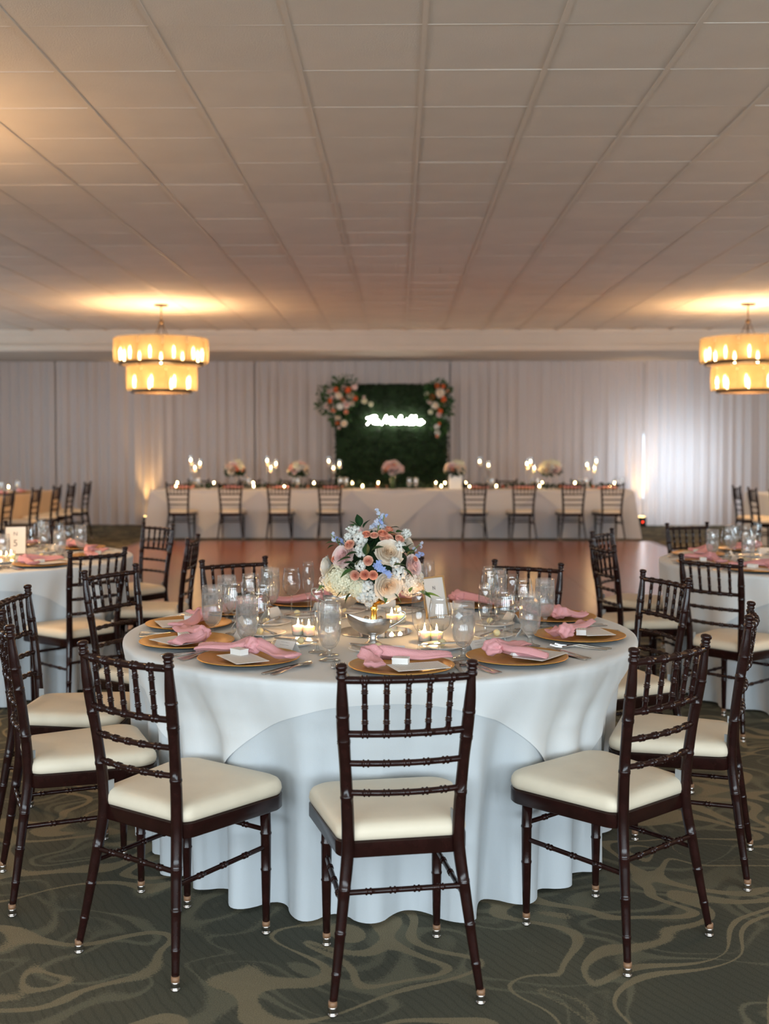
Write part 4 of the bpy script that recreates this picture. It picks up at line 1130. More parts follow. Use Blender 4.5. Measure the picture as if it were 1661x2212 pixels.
# tall centrepiece: blossoms where the photograph shows them, on the near face of the mound
fc = thing('flower_arrangement', 'dome of cream, blush, coral, white and blue flowers in the gold bowl', 'flowers', (BX, BY, TOPZ + .165))
FC = Vector((BX, BY, 0)); cz = at(806, 1228, BY).z; RX, RY, RZ = .185, .165, .155
def on_mound(px, py, push=0.0):
    p = at(px, py, BY); dx, dz = (p.x - BX) / RX, (p.z - cz) / RZ; q = dx * dx + dz * dz
    dy = -sqrt(max(0.04, 1 - q)) * RY
    p = at(px, py, BY + dy - push)
    n = Vector(((p.x - BX) / RX, (p.y - BY) / RY, (p.z - cz) / RZ + .12))
    return p - Vector((BX, BY, TOPZ + .165)), n
PXM = BY / FPX * .97
for kind, m, px, py, r in (
    ('rose', 'petal_cream', 839, 1196, 27), ('rose2', 'petal_cream', 838, 1264, 28), ('rose', 'petal_blush', 744, 1203, 25), ('rose2', 'petal_blush', 891, 1223, 22), ('rose2', 'petal_white', 705, 1224, 21),
    ('hydrangea', 'petal_hydrangea', 736, 1252, 31), ('hydrangea', 'petal_hydrangea', 773, 1270, 20), ('hydrangea', 'petal_cream', 887, 1262, 25), ('hydrangea', 'petal_white', 713, 1256, 20),
    ('stock', 'petal_white', 792, 1272, 16), ('stock', 'petal_white', 783, 1287, 13), ('stock', 'petal_white', 806, 1288, 11), ('stock', 'petal_white', 797, 1303, 8),
    ('rosebud', 'petal_coral', 767, 1243, 12), ('rosebud', 'petal_coral', 788, 1241, 12), ('rosebud', 'petal_coral', 806, 1242, 11), ('rosebud', 'petal_coral', 795, 1212, 12),
    ('rosebud', 'petal_coral', 791, 1155, 11), ('rosebud', 'petal_coral', 808, 1157, 10), ('rosebud', 'petal_coral', 826, 1153, 12), ('rose', 'petal_coral', 834, 1164, 14), ('rosebud', 'petal_coral', 840, 1144, 11),
    ('rosebud', 'petal_coral', 863, 1165, 12), ('rosebud', 'petal_coral', 755, 1177, 13), ('rosebud', 'petal_coral', 722, 1208, 8), ('rosebud', 'petal_coral', 897, 1208, 7), ('rosebud', 'petal_blush', 777, 1147, 10),
    ('stock', 'petal_white', 777, 1165, 14), ('stock', 'petal_white', 767, 1149, 12), ('stock', 'petal_white', 864, 1182, 11), ('stock', 'petal_white', 877, 1152, 9), ('stock', 'petal_white', 752, 1160, 8), ('stock', 'petal_white', 779, 1190, 12), ('stock', 'petal_white', 862, 1237, 14), ('stock', 'petal_white', 853, 1215, 10), ('stock', 'petal_white', 778, 1222, 10),
    ('blue', 'petal_blue', 815, 1218, 13), ('blue', 'petal_blue', 826, 1228, 12), ('blue', 'petal_blue', 841, 1240, 10), ('blue', 'petal_paleblue', 806, 1138, 12), ('blue', 'petal_paleblue', 828, 1138, 11)):
    p, n = on_mound(px, py, .012 if r < 14 else -.012)
    if m == 'petal_coral' and (px * 7 + py) % 3 == 0: m = 'petal_peach'
    flower(fc, kind, m, p, n, r * PXM * 1.12)
rr = random.Random(21)
for i in range(26):      # the far side of the dome
    a = radians(rr.uniform(15, 165)); e = radians(rr.uniform(-20, 65)); n = Vector((cos(a) * cos(e), sin(a) * cos(e), sin(e)))
    kind, m, s = rr.choice((('rose', 'petal_cream', .04), ('rose2', 'petal_blush', .036), ('hydrangea', 'petal_hydrangea', .05), ('rosebud', 'petal_coral', .02), ('stock', 'petal_white', .026), ('blue', 'petal_blue', .022)))
    flower(fc, kind, m, (n.x * RX * .92, n.y * RY * .92, n.z * RZ * .92 + cz - TOPZ - .165), n, s)
# delphinium and bud sprays standing out of the dome
def spray(parent, base, tip, blooms, m, s, name='flower_spray'):
    A, B_ = Vector(base), Vector(tip)
    o = MB().tube([A, A.lerp(B_, .5) + Vector((.004, 0, .006)), B_], [.0022, .0018, .0012], 6).build(name, 'stem_green', parent)
    rr = random.Random(int(s * 1e5) + blooms)
    for i in range(blooms):
        t = .45 + .55 * (i + 1) / blooms; p = A.lerp(B_, t) + Vector((rr.uniform(-1, 1), rr.uniform(-1, 1), 0)) * s * .9
        k = flower(parent, 'blue', m, p, (rr.uniform(-1, 1), -1, rr.uniform(0, 1)), s * (1.1 - .35 * t))
o0 = Vector((BX, BY, TOPZ + .165))
for (bx, by, tx, ty, n, m, s) in ((812, 1170, 820, 1102, 7, 'petal_paleblue', .014), (818, 1150, 830, 1113, 4, 'petal_blue', .012), (740, 1195, 714, 1153, 4, 'petal_paleblue', .013), (742, 1190, 728, 1163, 4, 'petal_blue', .014),
                                  (880, 1205, 908, 1174, 3, 'petal_paleblue', .013), (880, 1215, 912, 1195, 5, 'petal_blue', .013), (770, 1160, 750, 1140, 4, 'petal_white', .010), (862, 1170, 884, 1156, 4, 'petal_white', .010), (705, 1255, 683, 1279, 5, 'petal_white', .009)):
    spray(fc, at(bx, by, BY - .04) - o0, at(tx, ty, BY - .06) - o0, n, m, s)
for (px, py, tx, ty, m, s) in ((775, 1140, 752, 1113, 'leaf_mid', 24), (778, 1138, 772, 1108, 'leaf_dark', 30), (778, 1142, 755, 1128, 'leaf_mid', 24), (785, 1140, 796, 1118, 'leaf_dark', 24), (780, 1143, 760, 1138, 'leaf_dark', 22),
    (758, 1205, 730, 1207, 'leaf_dark', 30), (773, 1194, 752, 1195, 'leaf_dark', 26), (791, 1200, 791, 1176, 'leaf_dark', 28), (802, 1190, 822, 1178, 'leaf_dark', 26), (763, 1230, 738, 1240, 'leaf_mid', 30), (768, 1220, 754, 1214, 'leaf_dark', 24), (770, 1222, 776, 1206, 'leaf_dark', 20),
    (850, 1222, 873, 1216, 'leaf_dark', 26), (870, 1228, 892, 1240, 'leaf_mid', 27), (838, 1152, 852, 1150, 'leaf_mid', 22), (855, 1150, 869, 1146, 'leaf_mid', 20), (845, 1140, 862, 1135, 'leaf_dark', 18), (875, 1190, 886, 1172, 'leaf_dark', 24), (880, 1200, 894, 1185, 'leaf_dark', 22), (868, 1180, 884, 1190, 'leaf_dark', 24),
    (915, 1285, 950, 1282, 'leaf_mid', 36), (905, 1278, 932, 1286, 'leaf_light', 28), (850, 1282, 868, 1297, 'leaf_mid', 26), (830, 1284, 835, 1302, 'leaf_mid', 18), (885, 1280, 890, 1262, 'leaf_mid', 16), (760, 1280, 744, 1296, 'leaf_dark', 26), (740, 1278, 722, 1290, 'leaf_mid', 22),
    (706, 1258, 690, 1268, 'leaf_light', 24), (703, 1256, 694, 1274, 'leaf_light', 20), (722, 1172, 703, 1170, 'leaf_mid', 18), (722, 1178, 708, 1181, 'leaf_dark', 16), (905, 1250, 915, 1258, 'leaf_mid', 16), (895, 1205, 905, 1215, 'leaf_dark', 18), (745, 1180, 732, 1170, 'leaf_dark', 20)):
    if 720 < px < 892 and 1150 < py < 1270:
        A = on_mound(px, py, .040)[0] + o0; B_ = at(tx, ty, A.y - .012)
    else:
        d0 = BY - .13 if py > 1270 else BY - .05
        A, B_ = at(px, py, d0), at(tx, ty, d0 - .015)
    leafobj(fc, m, A - o0, B_ - A, s * PXM * 1.1, rr.uniform(-.5, .5))
b = MB(); pts = []
for i in range(520):
    a = rr.uniform(0, 6.28); e = rr.uniform(-.5, 1.35); n = Vector((cos(a) * cos(e), sin(a) * cos(e), sin(e))); pts.append(((n.x * RX * .74, n.y * RY * .74, n.z * RZ * .74 + cz - TOPZ - .165), n))
leaf_cloud(b, pts, .025, .042, 2); o = b.build('greenery_fill', 'leaf_dark', fc, smooth=False); o['kind'] = 'stuff'
MB().grid(lambda u, v: (RX * .72 * sin(pi * v) * cos(2 * pi * u), RY * .72 * sin(pi * v) * sin(2 * pi * u), cz - TOPZ - .165 + RZ * .72 * cos(pi * v)), 20, 12, cu=True).build('foam_core', 'soil_foam', fc)

# smaller mounds of flowers
def bouquet(loc, label, R, seed, cols, h0, n=24, stand=None):
    rr = random.Random(seed); o = thing('flower_arrangement', label, 'flowers', loc)
    for i in range(n):
        t = (i + .5) / n; ph = i * 2.39996 + seed; zc = 1 - 1.15 * t; rc = sqrt(1 - zc * zc); nr = Vector((rc * cos(ph), rc * sin(ph), zc))
        kind, m, s = rr.choice(cols); flower(o, kind, m, (nr.x * R * .78, nr.y * R * .78, h0 + nr.z * R * .62), nr, s * R * rr.uniform(.85, 1.15), True)
    b = MB(); pts = []
    for i in range(150):
        a = rr.uniform(0, 6.28); e = rr.uniform(-.85, .1); nr = Vector((cos(a) * cos(e), sin(a) * cos(e), sin(e))); pts.append(((nr.x * R * .75, nr.y * R * .75, h0 + nr.z * R * .5), nr))
    leaf_cloud(b, pts, R * .25, R * .5, seed, .25); f = b.build('greenery_fill', 'leaf_dark', o, smooth=False); f['kind'] = 'stuff'
    MB().grid(lambda u, v: (R * .6 * sin(pi * v) * cos(2 * pi * u), R * .6 * sin(pi * v) * sin(2 * pi * u), h0 + R * .45 * cos(pi * v)), 14, 8, cu=True).build('foam_core', 'soil_foam', o)
    return o
PAL = (('rose', 'petal_cream', .40), ('rose2', 'petal_blush', .38), ('rosebud', 'petal_orange', .32), ('rosebud', 'petal_coral', .30), ('hydrangea', 'petal_hydrangea', .42), ('stock', 'petal_white', .26))

# ------------------------------------------------------------------ head table
HX0, HX1, HY0, HY1, HZ = at(326, 1050, 17.6).x, at(1368, 1050, 17.6).x, 17.6, 18.36, .772
t = thing('head_table', 'long head table under a grey white cloth before the leaf wall', 'table', ((HX0 + HX1) / 2, (HY0 + HY1) / 2, 0))
hw, hd = (HX1 - HX0) / 2, (HY1 - HY0) / 2
MB().box((0, 0, .745), (2 * hw - .02, 2 * hd - .02, .025)).build('tabletop', 'wood_table', t, smooth=False)
for x in (-hw * .9, -hw * .33, hw * .33, hw * .9):
    for y in (-hd * .7, hd * .7): MB().tube([(x, y, 0), (x, y, .735)], .016, 8).build('leg', 'table_leg_steel', t)
def box_cloth(hw, hd, top, seed, bottom=.008, amp=.02):
    """cloth over a rectangular table: flat top and a rippled skirt"""
    per = []; n = 14
    L = [(-hw, -hd, hw, -hd, int(hw * 60)), (hw, -hd, hw, hd, int(hd * 60)), (hw, hd, -hw, hd, int(hw * 60)), (-hw, hd, -hw, -hd, int(hd * 60))]
    for x0, y0, x1, y1, k in L:
        for i in range(k): per.append((lerp(x0, x1, i / k), lerp(y0, y1, i / k)))
    N = len(per); rr = random.Random(seed); p1 = rr.random() * 6; b = MB(); vs = []
    rows = (0, .006, .03, .10, .22, .36, .50, .64, top - bottom)
    for d in rows:
        for i, (x, y) in enumerate(per):
            s = i * .055; k = d / top
            f = (.6 * sin(s * 9 + p1) + .4 * sin(s * 17 + 2 * p1)) * amp * k
            corner = max(0, 1 - min(abs(abs(x) - hw) + abs(abs(y) - hd), .3) / .3)
            e = .004 + (.0 if d < .004 else .006) + f + corner * .09 * k
            nx_ = (1 if x > hw - 1e-6 else -1 if x < -hw + 1e-6 else 0); ny_ = (1 if y > hd - 1e-6 else -1 if y < -hd + 1e-6 else 0)
            vs.append((x + nx_ * e, y + ny_ * e, top - d))
    fs = [tuple(range(N))]
    for j in range(len(rows) - 1):
        for k in range(N): fs.append((j * N + k, j * N + N + k, j * N + N + (k + 1) % N, j * N + (k + 1) % N))
    return b.add(vs, fs)
o = box_cloth(hw, hd, .764, 3).build('tablecloth', 'linen_head', loc=((HX0 + HX1) / 2, (HY0 + HY1) / 2, 0), sharp=60); tag(o, 'floor length grey white cloth on the long head table', 'tablecloth')
# overlay squares turned on point, each hanging a triangle down the front
pk = [HX0] + [at(p, 1055, 17.6).x for p in (560, 760, 950, 1162)] + [HX1]
for i in range(5):
    a, c = pk[i] + .004, pk[i + 1] - .004; m_ = (a + c) / 2; L_ = (c - a) / 2
    def fn(u, v, a=a, c=c, m_=m_, L_=L_):
        # v: 0 back edge of the top .. .4 front edge .. 1 tip of the triangle
        x = lerp(a, c, u); k = 1 - abs(x - m_) / L_
        if v <= .4:
            return (x, lerp(HY1 - .01, HY0 - .006, v / .4), HZ - .004)
        d = (v - .4) / .6 * (.03 + min(.62, L_ * .92) * k)
        return (x, HY0 - .020 - .020 * (d / .7) - .012 * sin(x * 9) * d, HZ - .004 - d)
    o = MB().grid(fn, 25, 14).build('overlay_cloth', 'linen_head_overlay', sharp=60)
    tag(o, ORD[i] + ' pointed overlay cloth from the tan table end of the head table', 'tablecloth', 'pointed overlay cloths on the head table')
GH = 'chairs along the dance floor side of the head table'
for i, px in enumerate((387, 497, 603, 711, 1026, 1129, 1237, 1319)):
    x = at(px, 1080, 17.12).x
    place(chair, (x, 17.31, 0), R_((-3, 2, 0, 3, -2, 4, 1, 5)[i]) , ORD[i] + ' dark chair from the tan table end, dance floor side of the head table', GH)
GB = 'chairs along the drape side of the head table'
for i, px in enumerate((430, 537, 628, 681, 1093, 1257)):
    x = at(px, 1030, 18.9).x
    if px == 681: x += .1
    place(chair, (x, 18.66, 0), R_(180 + (2, -3, 1, 4, -2, 3)[i]), ORD[i] + ' dark chair from the tan table end, drape side of the head table', GB)

# greenery garland down the head table
b = MB(); rr = random.Random(8); pts = []
for i in range(1500):
    x = rr.uniform(HX0 + .35, HX1 - .15); y = HY0 + .50 + .02 * sin(x * 2.1) + rr.gauss(0, .035); z = HZ + abs(rr.gauss(0, .03)) + .012
    pts.append(((x, y, z), (rr.uniform(-1, 1), rr.uniform(-1, 1), rr.uniform(.1, .9))))
leaf_cloud(b, pts, .035, .075, 5, .28)
ga = thing('garland', 'leafy green garland with orange roses laid along the head table', 'garland', (0, 0, 0))
o = b.build('foliage', 'leaf_dark', ga, smooth=False); o['kind'] = 'stuff'
for i in range(26):
    x = rr.uniform(HX0 + .4, HX1 - .2); m = rr.choice(('petal_orange', 'petal_coral', 'petal_blush', 'petal_coral'))
    flower(ga, 'rosebud', m, (x, HY0 + .44 + rr.uniform(-.03, .05), HZ + .035), (rr.uniform(-.4, .4), -.8, .8), .030, True)

# candles on the head table
def make_hurricane(h=.14):
    r = thing('hurricane_candle', 'x', 'candle')
    MB().lathe([(0, .001), (.034, .001), (.036, .004), (.037, h), (.038, h + .001)], 18, cap1=False).build('glass_cylinder', 'glass', r)
    MB().lathe([(0, .003), (.024, .003), (.024, h * .45), (0, h * .45)], 14).build('wax', 'wax', r)
    MB().lathe([(0, h * .45 + .006), (.007, h * .45 + .014), (.009, h * .45 + .024), (.006, h * .45 + .036), (0, h * .45 + .046)], 10).build('flame', 'flame_far', r)
    return r
def make_tall(h):
    r = thing('tall_candle_holder', 'x', 'candle holder')
    MB().lathe([(0, 0), (.034, 0), (.034, .004), (.012, .012), (.006, .03), (.006, h - .10), (.012, h - .085), (.0, h - .08)], 16).build('stem', 'glass', r)
    MB().lathe([(.012, h - .085), (.036, h - .075), (.040, h - .05), (.040, h + .07)], 16, cap0=False, cap1=False).build('glass_cup', 'glass', r)
    MB().lathe([(0, h - .074), (.030, h - .072), (.032, h - .02), (0, h - .02)], 14).build('wax', 'wax', r)
    MB().lathe([(0, h - .016), (.007, h - .006), (.009, h + .004), (.006, h + .016), (0, h + .026)], 10).build('flame', 'flame_far', r)
    return r
hur = make_hurricane(); tealight = make_hurricane(.075)
for ch_ in tealight.children: pass
def hplace(proto, px, Y, label, group): place(proto, (at(px, 1040, Y).x, Y, HZ), 0, label, group)
for k, px in enumerate((383, 462, 547, 678, 761, 817, 941, 961, 1006, 1171, 1242, 1327)):
    hplace(hur, px, 18.27, ORD[k] + ' lit cylinder candle from the tan table end in the head table greenery', 'cylinder candles on the head table')
for k, px in enumerate((380, 548, 614, 783, 953, 1014, 1072, 1165, 1317)):
    hplace(tealight, px, 17.70, ORD[k] + ' short lit votive from the tan table end, dance floor edge of head table', 'short votives on the head table')
for grp, pts in (('by the tan clothed table end', ((412, 993), (432, 1000), (421, 1009))), ('between two flower stands', ((577, 994), (596, 1001), (585, 1009))), ('before the leaf wall edge', ((710, 995), (733, 1001), (720, 1010))),
                 ('beside the white square vase', ((1036, 996), (1055, 1004))), ('by the orange roses', ((1138, 1001), (1146, 996), (1154, 1010))), ('at the daylit end', ((1268, 1003), (1288, 995), (1284, 1010)))):
    for k, (px, py) in enumerate(pts):
        Y = (17.99, 18.22, 18.10)[k] ; p = at(px, py, Y); o = make_tall(p.z - HZ - .01); o.location = (p.x, Y, HZ)
        tag(o, ('tallest', 'shorter', 'lowest')[(0, 1, 2)[k]] + ' tall glass candle holder of the head table cluster ' + grp, 'candle holder', 'tall candle holders ' + grp)
for px in (421, 585, 761, 941, 1146, 1280):
    point_light('candle_glow', (at(px, 1030, 17.95).x, 17.95, HZ + .30), 1.3, (1.0, .58, .24), .05)

# flowers on the head table
for px, lb, st, pal in ((507, 'cream and orange flowers on a slim stand, tan table end of head table', 'stand', PAL), (645, 'peach and blush flowers on a slim stand between candles on the head table', 'stand', PAL),
                        (848, 'blush rose mound in a short jar at the middle of the head table', 'jar', (('rose', 'petal_blush', .42), ('rose2', 'petal_cream', .4), ('rosebud', 'petal_coral', .3), ('stock', 'petal_blush', .3))),
                        (983, 'pale flowers with orange roses in the white square vase on the head table', 'square', PAL), (1190, 'cream and orange flowers on a slim stand, daylit end of head table', 'stand', PAL)):
    Y = 18.0 if st != 'square' else 17.86; x = at(px, 1030, Y).x; p = at(px, 1015, Y); h0 = p.z - HZ
    bouquet((x, Y, HZ), lb, .175, px, pal, h0 - (.0 if st != 'jar' else -.0))
    if st == 'stand':
        o = thing('flower_stand', 'slim glass pedestal under ' + lb.replace(' on a slim stand', ''), 'stand', (x, Y, HZ))
        MB().lathe([(0, 0), (.06, 0), (.06, .005), (.012, .012), (.010, h0 - .12), (.05, h0 - .08), (.06, h0 - .05)], 16, cap1=False).build('pedestal', 'glass', o)
    elif st == 'jar':
        o = thing('flower_jar', 'short glass jar of green stems under the blush rose mound', 'jar', (x, Y, HZ))
        MB().lathe([(0, .001), (.045, .001), (.048, .005), (.048, h0 - .07)], 18, cap1=False).build('glass_jar', 'glass', o)
        MB().lathe([(0, .004), (.040, .004), (.040, h0 - .08), (0, h0 - .08)], 14).build('stems', 'leaf_mid', o)
    else:
        o = thing('square_vase', 'white square vase with faint lettering under pale flowers on the head table', 'vase', (x, Y, HZ))
        MB().box((0, 0, (h0 - .06) / 2), (.20, .16, h0 - .06)).build('vase_body', 'porcelain', o, smooth=False)
# settings of the head table, simple where they are small in the photograph
KH = 'the head table'
for i, px in enumerate((395, 505, 610, 715, 1030, 1130, 1235, 1312)):
    x = at(px, 1060, 17.85).x; who = ORD[i] + ' head table place from the tan table end'
    place(charger, (x, 17.80, HZ), 0, 'gold charger plate, ' + who, 'charger plates on ' + KH)
    place(napkins[i % 5], (x, 17.84, HZ + .004), 0, 'knotted pink napkin, ' + who, 'knotted napkins on ' + KH)
    place(goblet, (x + .24, 17.90, HZ), i, 'water goblet, ' + who, 'water goblets on ' + KH)
    place(wine, (x + .16, 17.97, HZ), 0, 'empty wine glass, ' + who, 'wine glasses on ' + KH)
# low glasses before the leaf wall at the middle
for px in (735, 884, 898): place(goblet, (at(px, 1040, 17.8).x, 17.8, HZ), 0, 'water goblet with no place setting, before the leaf wall', 'spare goblets on the head table')

# ------------------------------------------------------------------ leaf wall with neon sign and corner flowers
LY = 19.55
lx0, lx1, lz1 = at(723, 900, LY).x, at(967, 900, LY).x, at(800, 832, LY).z
lw = thing('boxwood_backdrop', 'square dark green boxwood leaf wall standing behind the head table', 'backdrop', ((lx0 + lx1) / 2, LY, 0))
MB().box((0, .04, lz1 / 2), (lx1 - lx0 - .03, .05, lz1)).build('backing_board', 'soil_foam', lw, smooth=False)
b = MB(); rr = random.Random(77); pts = []
for i in range(9500):
    pts.append(((rr.uniform(-.5, .5) * (lx1 - lx0), -rr.random() ** 2 * .06 + .01, rr.uniform(.02, lz1)), (rr.uniform(-.5, .5), -1, rr.uniform(-.2, .8))))
for i in range(700):
    pts.append(((rr.uniform(-.5, .5) * (lx1 - lx0), rr.uniform(-.02, .06), lz1 - .01), (rr.uniform(-.5, .5), -.3, 1)))
    pts.append((((lx1 - lx0) * .5 * rr.choice((-1, 1)), rr.uniform(-.02, .06), rr.uniform(.02, lz1)), (0, -.6, .2)))
leaf_cloud(b, pts, .025, .055, 12, .33); o = b.build('foliage', 'boxwood', lw, smooth=False); o['kind'] = 'stuff'
for sx in (-1, 1): MB().box((sx * (lx1 - lx0) * .4, .2, .025), (.06, .5, .05)).build('foot', 'black_plastic', lw, smooth=False)
# neon strokes traced in pixels of the lettering, one child per letter
NZ = LY - .11
def npx(x, y): return at(780 + x / 11.07, 880 + y / 11.07, NZ)
ns = thing('neon_sign', 'glowing white neon script sign reading The Melvilles on the leaf wall', 'sign', npx(800, 400))
n0 = Vector(ns.location)
STROKES = {'letter_t': (((130, 258), (200, 246), (268, 215), (330, 205), (368, 218)), ((300, 212), (240, 285), (185, 360), (140, 412))),
 'letter_h': (((368, 218), (325, 285), (285, 385)), ((290, 370), (330, 310), (345, 330), (322, 388), (352, 384))),
 'letter_e': (((352, 384), (405, 340), (412, 308), (384, 316), (372, 370), (402, 392), (470, 352)),),
 'letter_m': (((485, 415), (530, 345), (572, 265), (602, 202), (612, 290), (616, 378)), ((616, 378), (665, 290), (712, 244), (738, 246), (716, 320), (704, 392), (735, 390))),
 'letter_e.001': (((735, 390), (800, 345), (812, 308), (784, 316), (772, 368), (802, 394), (850, 372)),),
 'letter_l': (((850, 372), (925, 290), (964, 222), (940, 214), (905, 290), (884, 375), (905, 400), (950, 372)),),
 'letter_v': (((950, 325), (962, 392), (1000, 350), (1012, 315), (1040, 322)),),
 'letter_i': (((1040, 322), (1050, 390), (1085, 378)), ((1086, 272), (1096, 282))),
 'letter_l.001': (((1085, 378), (1165, 300), (1218, 222), (1195, 214), (1160, 300), (1140, 385), (1165, 402), (1210, 372)),),
 'letter_l.002': (((1210, 372), (1265, 300), (1310, 222), (1288, 214), (1250, 300), (1230, 385), (1255, 402), (1300, 372)),),
 'letter_e.002': (((1300, 372), (1350, 345), (1362, 312), (1336, 320), (1326, 370), (1354, 392), (1390, 372)),),
 'letter_s': (((1390, 372), (1440, 300), (1452, 340), (1440, 395), (1385, 410)), ((1440, 395), (1510, 345)))}
for nm, st in STROKES.items():
    b = MB()
    for s in st: b.tube(catmull([npx(*q) - n0 for q in s], 5), .0100, 6)
    b.build(nm.split('.')[0], 'neon', ns)
for x in (200, 800, 1400): MB().tube([npx(x, 330) - n0 + Vector((0, .01, 0)), npx(x, 330) - n0 + Vector((0, .12, 0))], .004, 6).build('standoff', 'steel', ns)
def corner_flowers(label, blooms, leaves, Yc):
    o = thing('corner_flowers', label, 'flowers', at(*blooms[0][:2], Yc)); q0 = Vector(o.location); rr = random.Random(len(blooms))
    for px, py, r, kind, m in blooms:
        p = at(px, py, Yc - rr.uniform(.0, .07)); flower(o, kind, m, p - q0, (rr.uniform(-.5, .5), -1, rr.uniform(-.2, .5)), r * Yc / FPX, True)
    pts = []
    for px, py, r, n in leaves:
        for i in range(n):
            a = rr.random() * 6.28; d = r * rr.random() ** .5; p = at(px + d * cos(a), py + d * sin(a), Yc + rr.uniform(-.05, .06)); pts.append((p - q0, (cos(a), -.6, -sin(a))))
    b = MB(); leaf_cloud(b, pts, .05, .10, 9, .25); f = b.build('foliage', 'leaf_mid', o, smooth=False); f['kind'] = 'stuff'
CO, OR, BL_, WH, CR_, HY = 'petal_coral', 'petal_orange', 'petal_blush', 'petal_white', 'petal_cream', 'petal_hydrangea'
corner_flowers('spray of orange, blush and white flowers on the leaf wall beside the sign T',
    [(726, 842, 7, 'rosebud', OR), (752, 843, 8, 'rosebud', OR), (742, 838, 7, 'rosebud', BL_), (766, 836, 8, 'hydrangea', BL_), (731, 855, 10, 'hydrangea', CR_), (757, 855, 9, 'rose', CR_), (740, 863, 7, 'rosebud', CO), (768, 861, 6, 'rosebud', OR),
     (713, 866, 6, 'rosebud', OR), (717, 858, 5, 'rosebud', BL_), (734, 878, 9, 'hydrangea', WH), (749, 874, 8, 'rose', BL_), (720, 887, 6, 'rosebud', CO), (747, 890, 6, 'rosebud', CO), (706, 878, 6, 'stock', BL_), (712, 845, 6, 'stock', BL_), (760, 872, 6, 'stock', CR_), (730, 902, 7, 'stock', CR_), (743, 915, 7, 'rose', CR_), (729, 914, 5, 'rosebud', OR), (732, 925, 4, 'rosebud', BL_), (787, 867, 6, 'rose', HY), (801, 873, 5, 'stock', HY), (786, 858, 4, 'rosebud', BL_)],
    [(735, 855, 36, 260), (715, 870, 26, 120), (735, 905, 20, 120), (750, 830, 20, 60), (700, 850, 16, 30), (697, 880, 14, 30), (733, 830, 16, 40), (770, 862, 16, 40)], LY - .12)
corner_flowers('trailing orange and cream flowers on the leaf wall past the end of the sign',
    [(944, 834, 6, 'rosebud', OR), (957, 835, 6, 'rosebud', OR), (951, 849, 12, 'hydrangea', CR_), (967, 846, 5, 'rosebud', CO), (933, 858, 7, 'rosebud', OR), (958, 862, 8, 'rosebud', OR), (927, 868, 5, 'rose', BL_), (940, 876, 9, 'hydrangea', CR_), (960, 874, 6, 'rosebud', BL_), (945, 885, 6, 'rosebud', CO), (951, 888, 6, 'rosebud', OR), (930, 890, 5, 'stock', HY), (948, 896, 6, 'rose', BL_), (960, 900, 5, 'stock', WH), (949, 915, 4, 'rosebud', OR), (944, 922, 6, 'stock', WH), (945, 935, 6, 'stock', WH), (944, 942, 4, 'rosebud', CO), (921, 850, 5, 'stock', HY)],
    [(948, 850, 28, 180), (955, 885, 22, 150), (952, 920, 18, 110), (935, 838, 14, 50), (968, 870, 10, 40), (925, 850, 10, 30)], LY - .12)

# ------------------------------------------------------------------ long side tables by the drapes
def side_table(sx, Y0_, Y1_, xin, m, tl, cl):
    xo = xin + sx * .80; cx_, cy_ = (xin + xo) / 2, (Y0_ + Y1_) / 2
    t = thing('long_table', tl, 'table', (cx_, cy_, 0)); hw_, hd_ = abs(xo - xin) / 2, (Y1_ - Y0_) / 2
    MB().box((0, 0, .745), (2 * hw_ - .02, 2 * hd_ - .02, .025)).build('tabletop', 'wood_table', t, smooth=False)
    for x in (-.3, .3):
        for y in (-hd_ * .85, 0, hd_ * .85): MB().tube([(x, y, 0), (x, y, .735)], .016, 8).build('leg', 'table_leg_steel', t)
    o = box_cloth(hw_, hd_, .764, 5).build('tablecloth', m, loc=(cx_, cy_, 0), sharp=60); tag(o, cl, 'tablecloth'); return cx_
KT, KW = 'the long tan clothed table', 'the long white clothed side table'
cxl = side_table(-1, 12.6, 17.6, -5.42, 'linen_tan', 'long table under a tan cloth by the drapes', 'floor length tan cloth on the long table by the drapes')
cxr = side_table(1, 13.2, 17.2, 5.35, 'linen_overlay', 'long table under a white cloth by the daylit drape', 'floor length white cloth on the long table by the daylit drape')
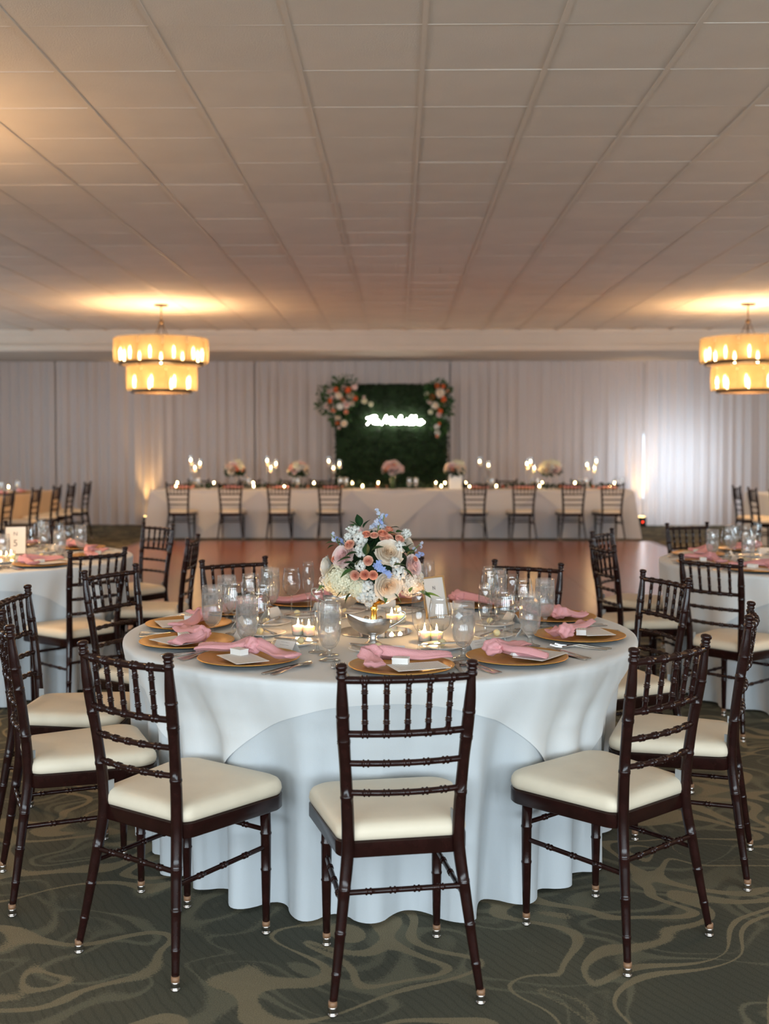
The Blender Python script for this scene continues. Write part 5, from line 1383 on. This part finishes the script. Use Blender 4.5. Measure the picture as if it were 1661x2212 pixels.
for k, y in enumerate((17.35, 16.5, 15.8, 14.9, 13.85, 13.0)):
    place(chair, (-5.12, y, 0), R_(90), ORD[k] + ' dark chair from the drapes in the row facing ' + KT, 'chairs along ' + KT)
for k, y in enumerate((15.8, 15.1, 14.2)):
    place(chair, (5.02, y, 0), R_(-90), ORD[k] + ' dark chair from the drapes in the row facing ' + KW, 'chairs along ' + KW)
for i, y in enumerate((16.5, 15.8, 14.9, 13.85, 13.0)):
    place(charger, (-5.62, y, .766), R_(90), ORD[i] + ' gold charger plate from the drapes on ' + KT, 'charger plates on ' + KT)
    place(napkins[i % 5], (-5.66, y, .77), R_(90), ORD[i] + ' knotted pink napkin from the drapes on ' + KT, 'knotted napkins on ' + KT)
    place(goblet, (-5.75, y + .22, .766), 0, ORD[i] + ' water goblet from the drapes on ' + KT, 'water goblets on ' + KT)
    place(hur, (-5.85, y + .1, .766), 0, ORD[i] + ' lit cylinder candle from the drapes on ' + KT, 'cylinder candles on ' + KT)
for i, y in enumerate((15.8, 15.1, 14.2)):
    place(charger, (5.55, y, .766), R_(-90), ORD[i] + ' gold charger plate from the drapes on ' + KW, 'charger plates on ' + KW)
    place(napkins[i % 5], (5.59, y, .77), R_(-90), ORD[i] + ' knotted pink napkin from the drapes on ' + KW, 'knotted napkins on ' + KW)
bouquet((-5.85, 14.5, .766), 'low flowers with orange roses on ' + KT, .12, 3, PAL, .09, 10)
# left round table: candles and low flowers near its number stand
for px, py in ((2, 1212), (14, 1213), (24, 1210)):
    place(votive, on(px, py, TOPZ), 0, 'lit white votive candle in a clear glass on ' + KL, 'votive candles on ' + KL)
bouquet((CL[0] - .02, CL[1] - .05, TOPZ), 'low flower mound with coral roses beside the number 5 stand', .15, 5, PAL, .13, 14)
bouquet((CR[0] + .1, CR[1], TOPZ), 'low flower mound at the middle of the round table by the daylit drape', .15, 6, PAL, .13, 14)
for p_ in list(bpy.data.objects):
    if p_.get('used') is not None: del p_['used']
# prototypes that were never placed would sit at the origin unlabelled
for p_ in list(bpy.data.objects):
    if p_.parent is None and p_.get('label') == 'x':
        for c_ in list(p_.children_recursive): bpy.data.objects.remove(c_)
        bpy.data.objects.remove(p_)
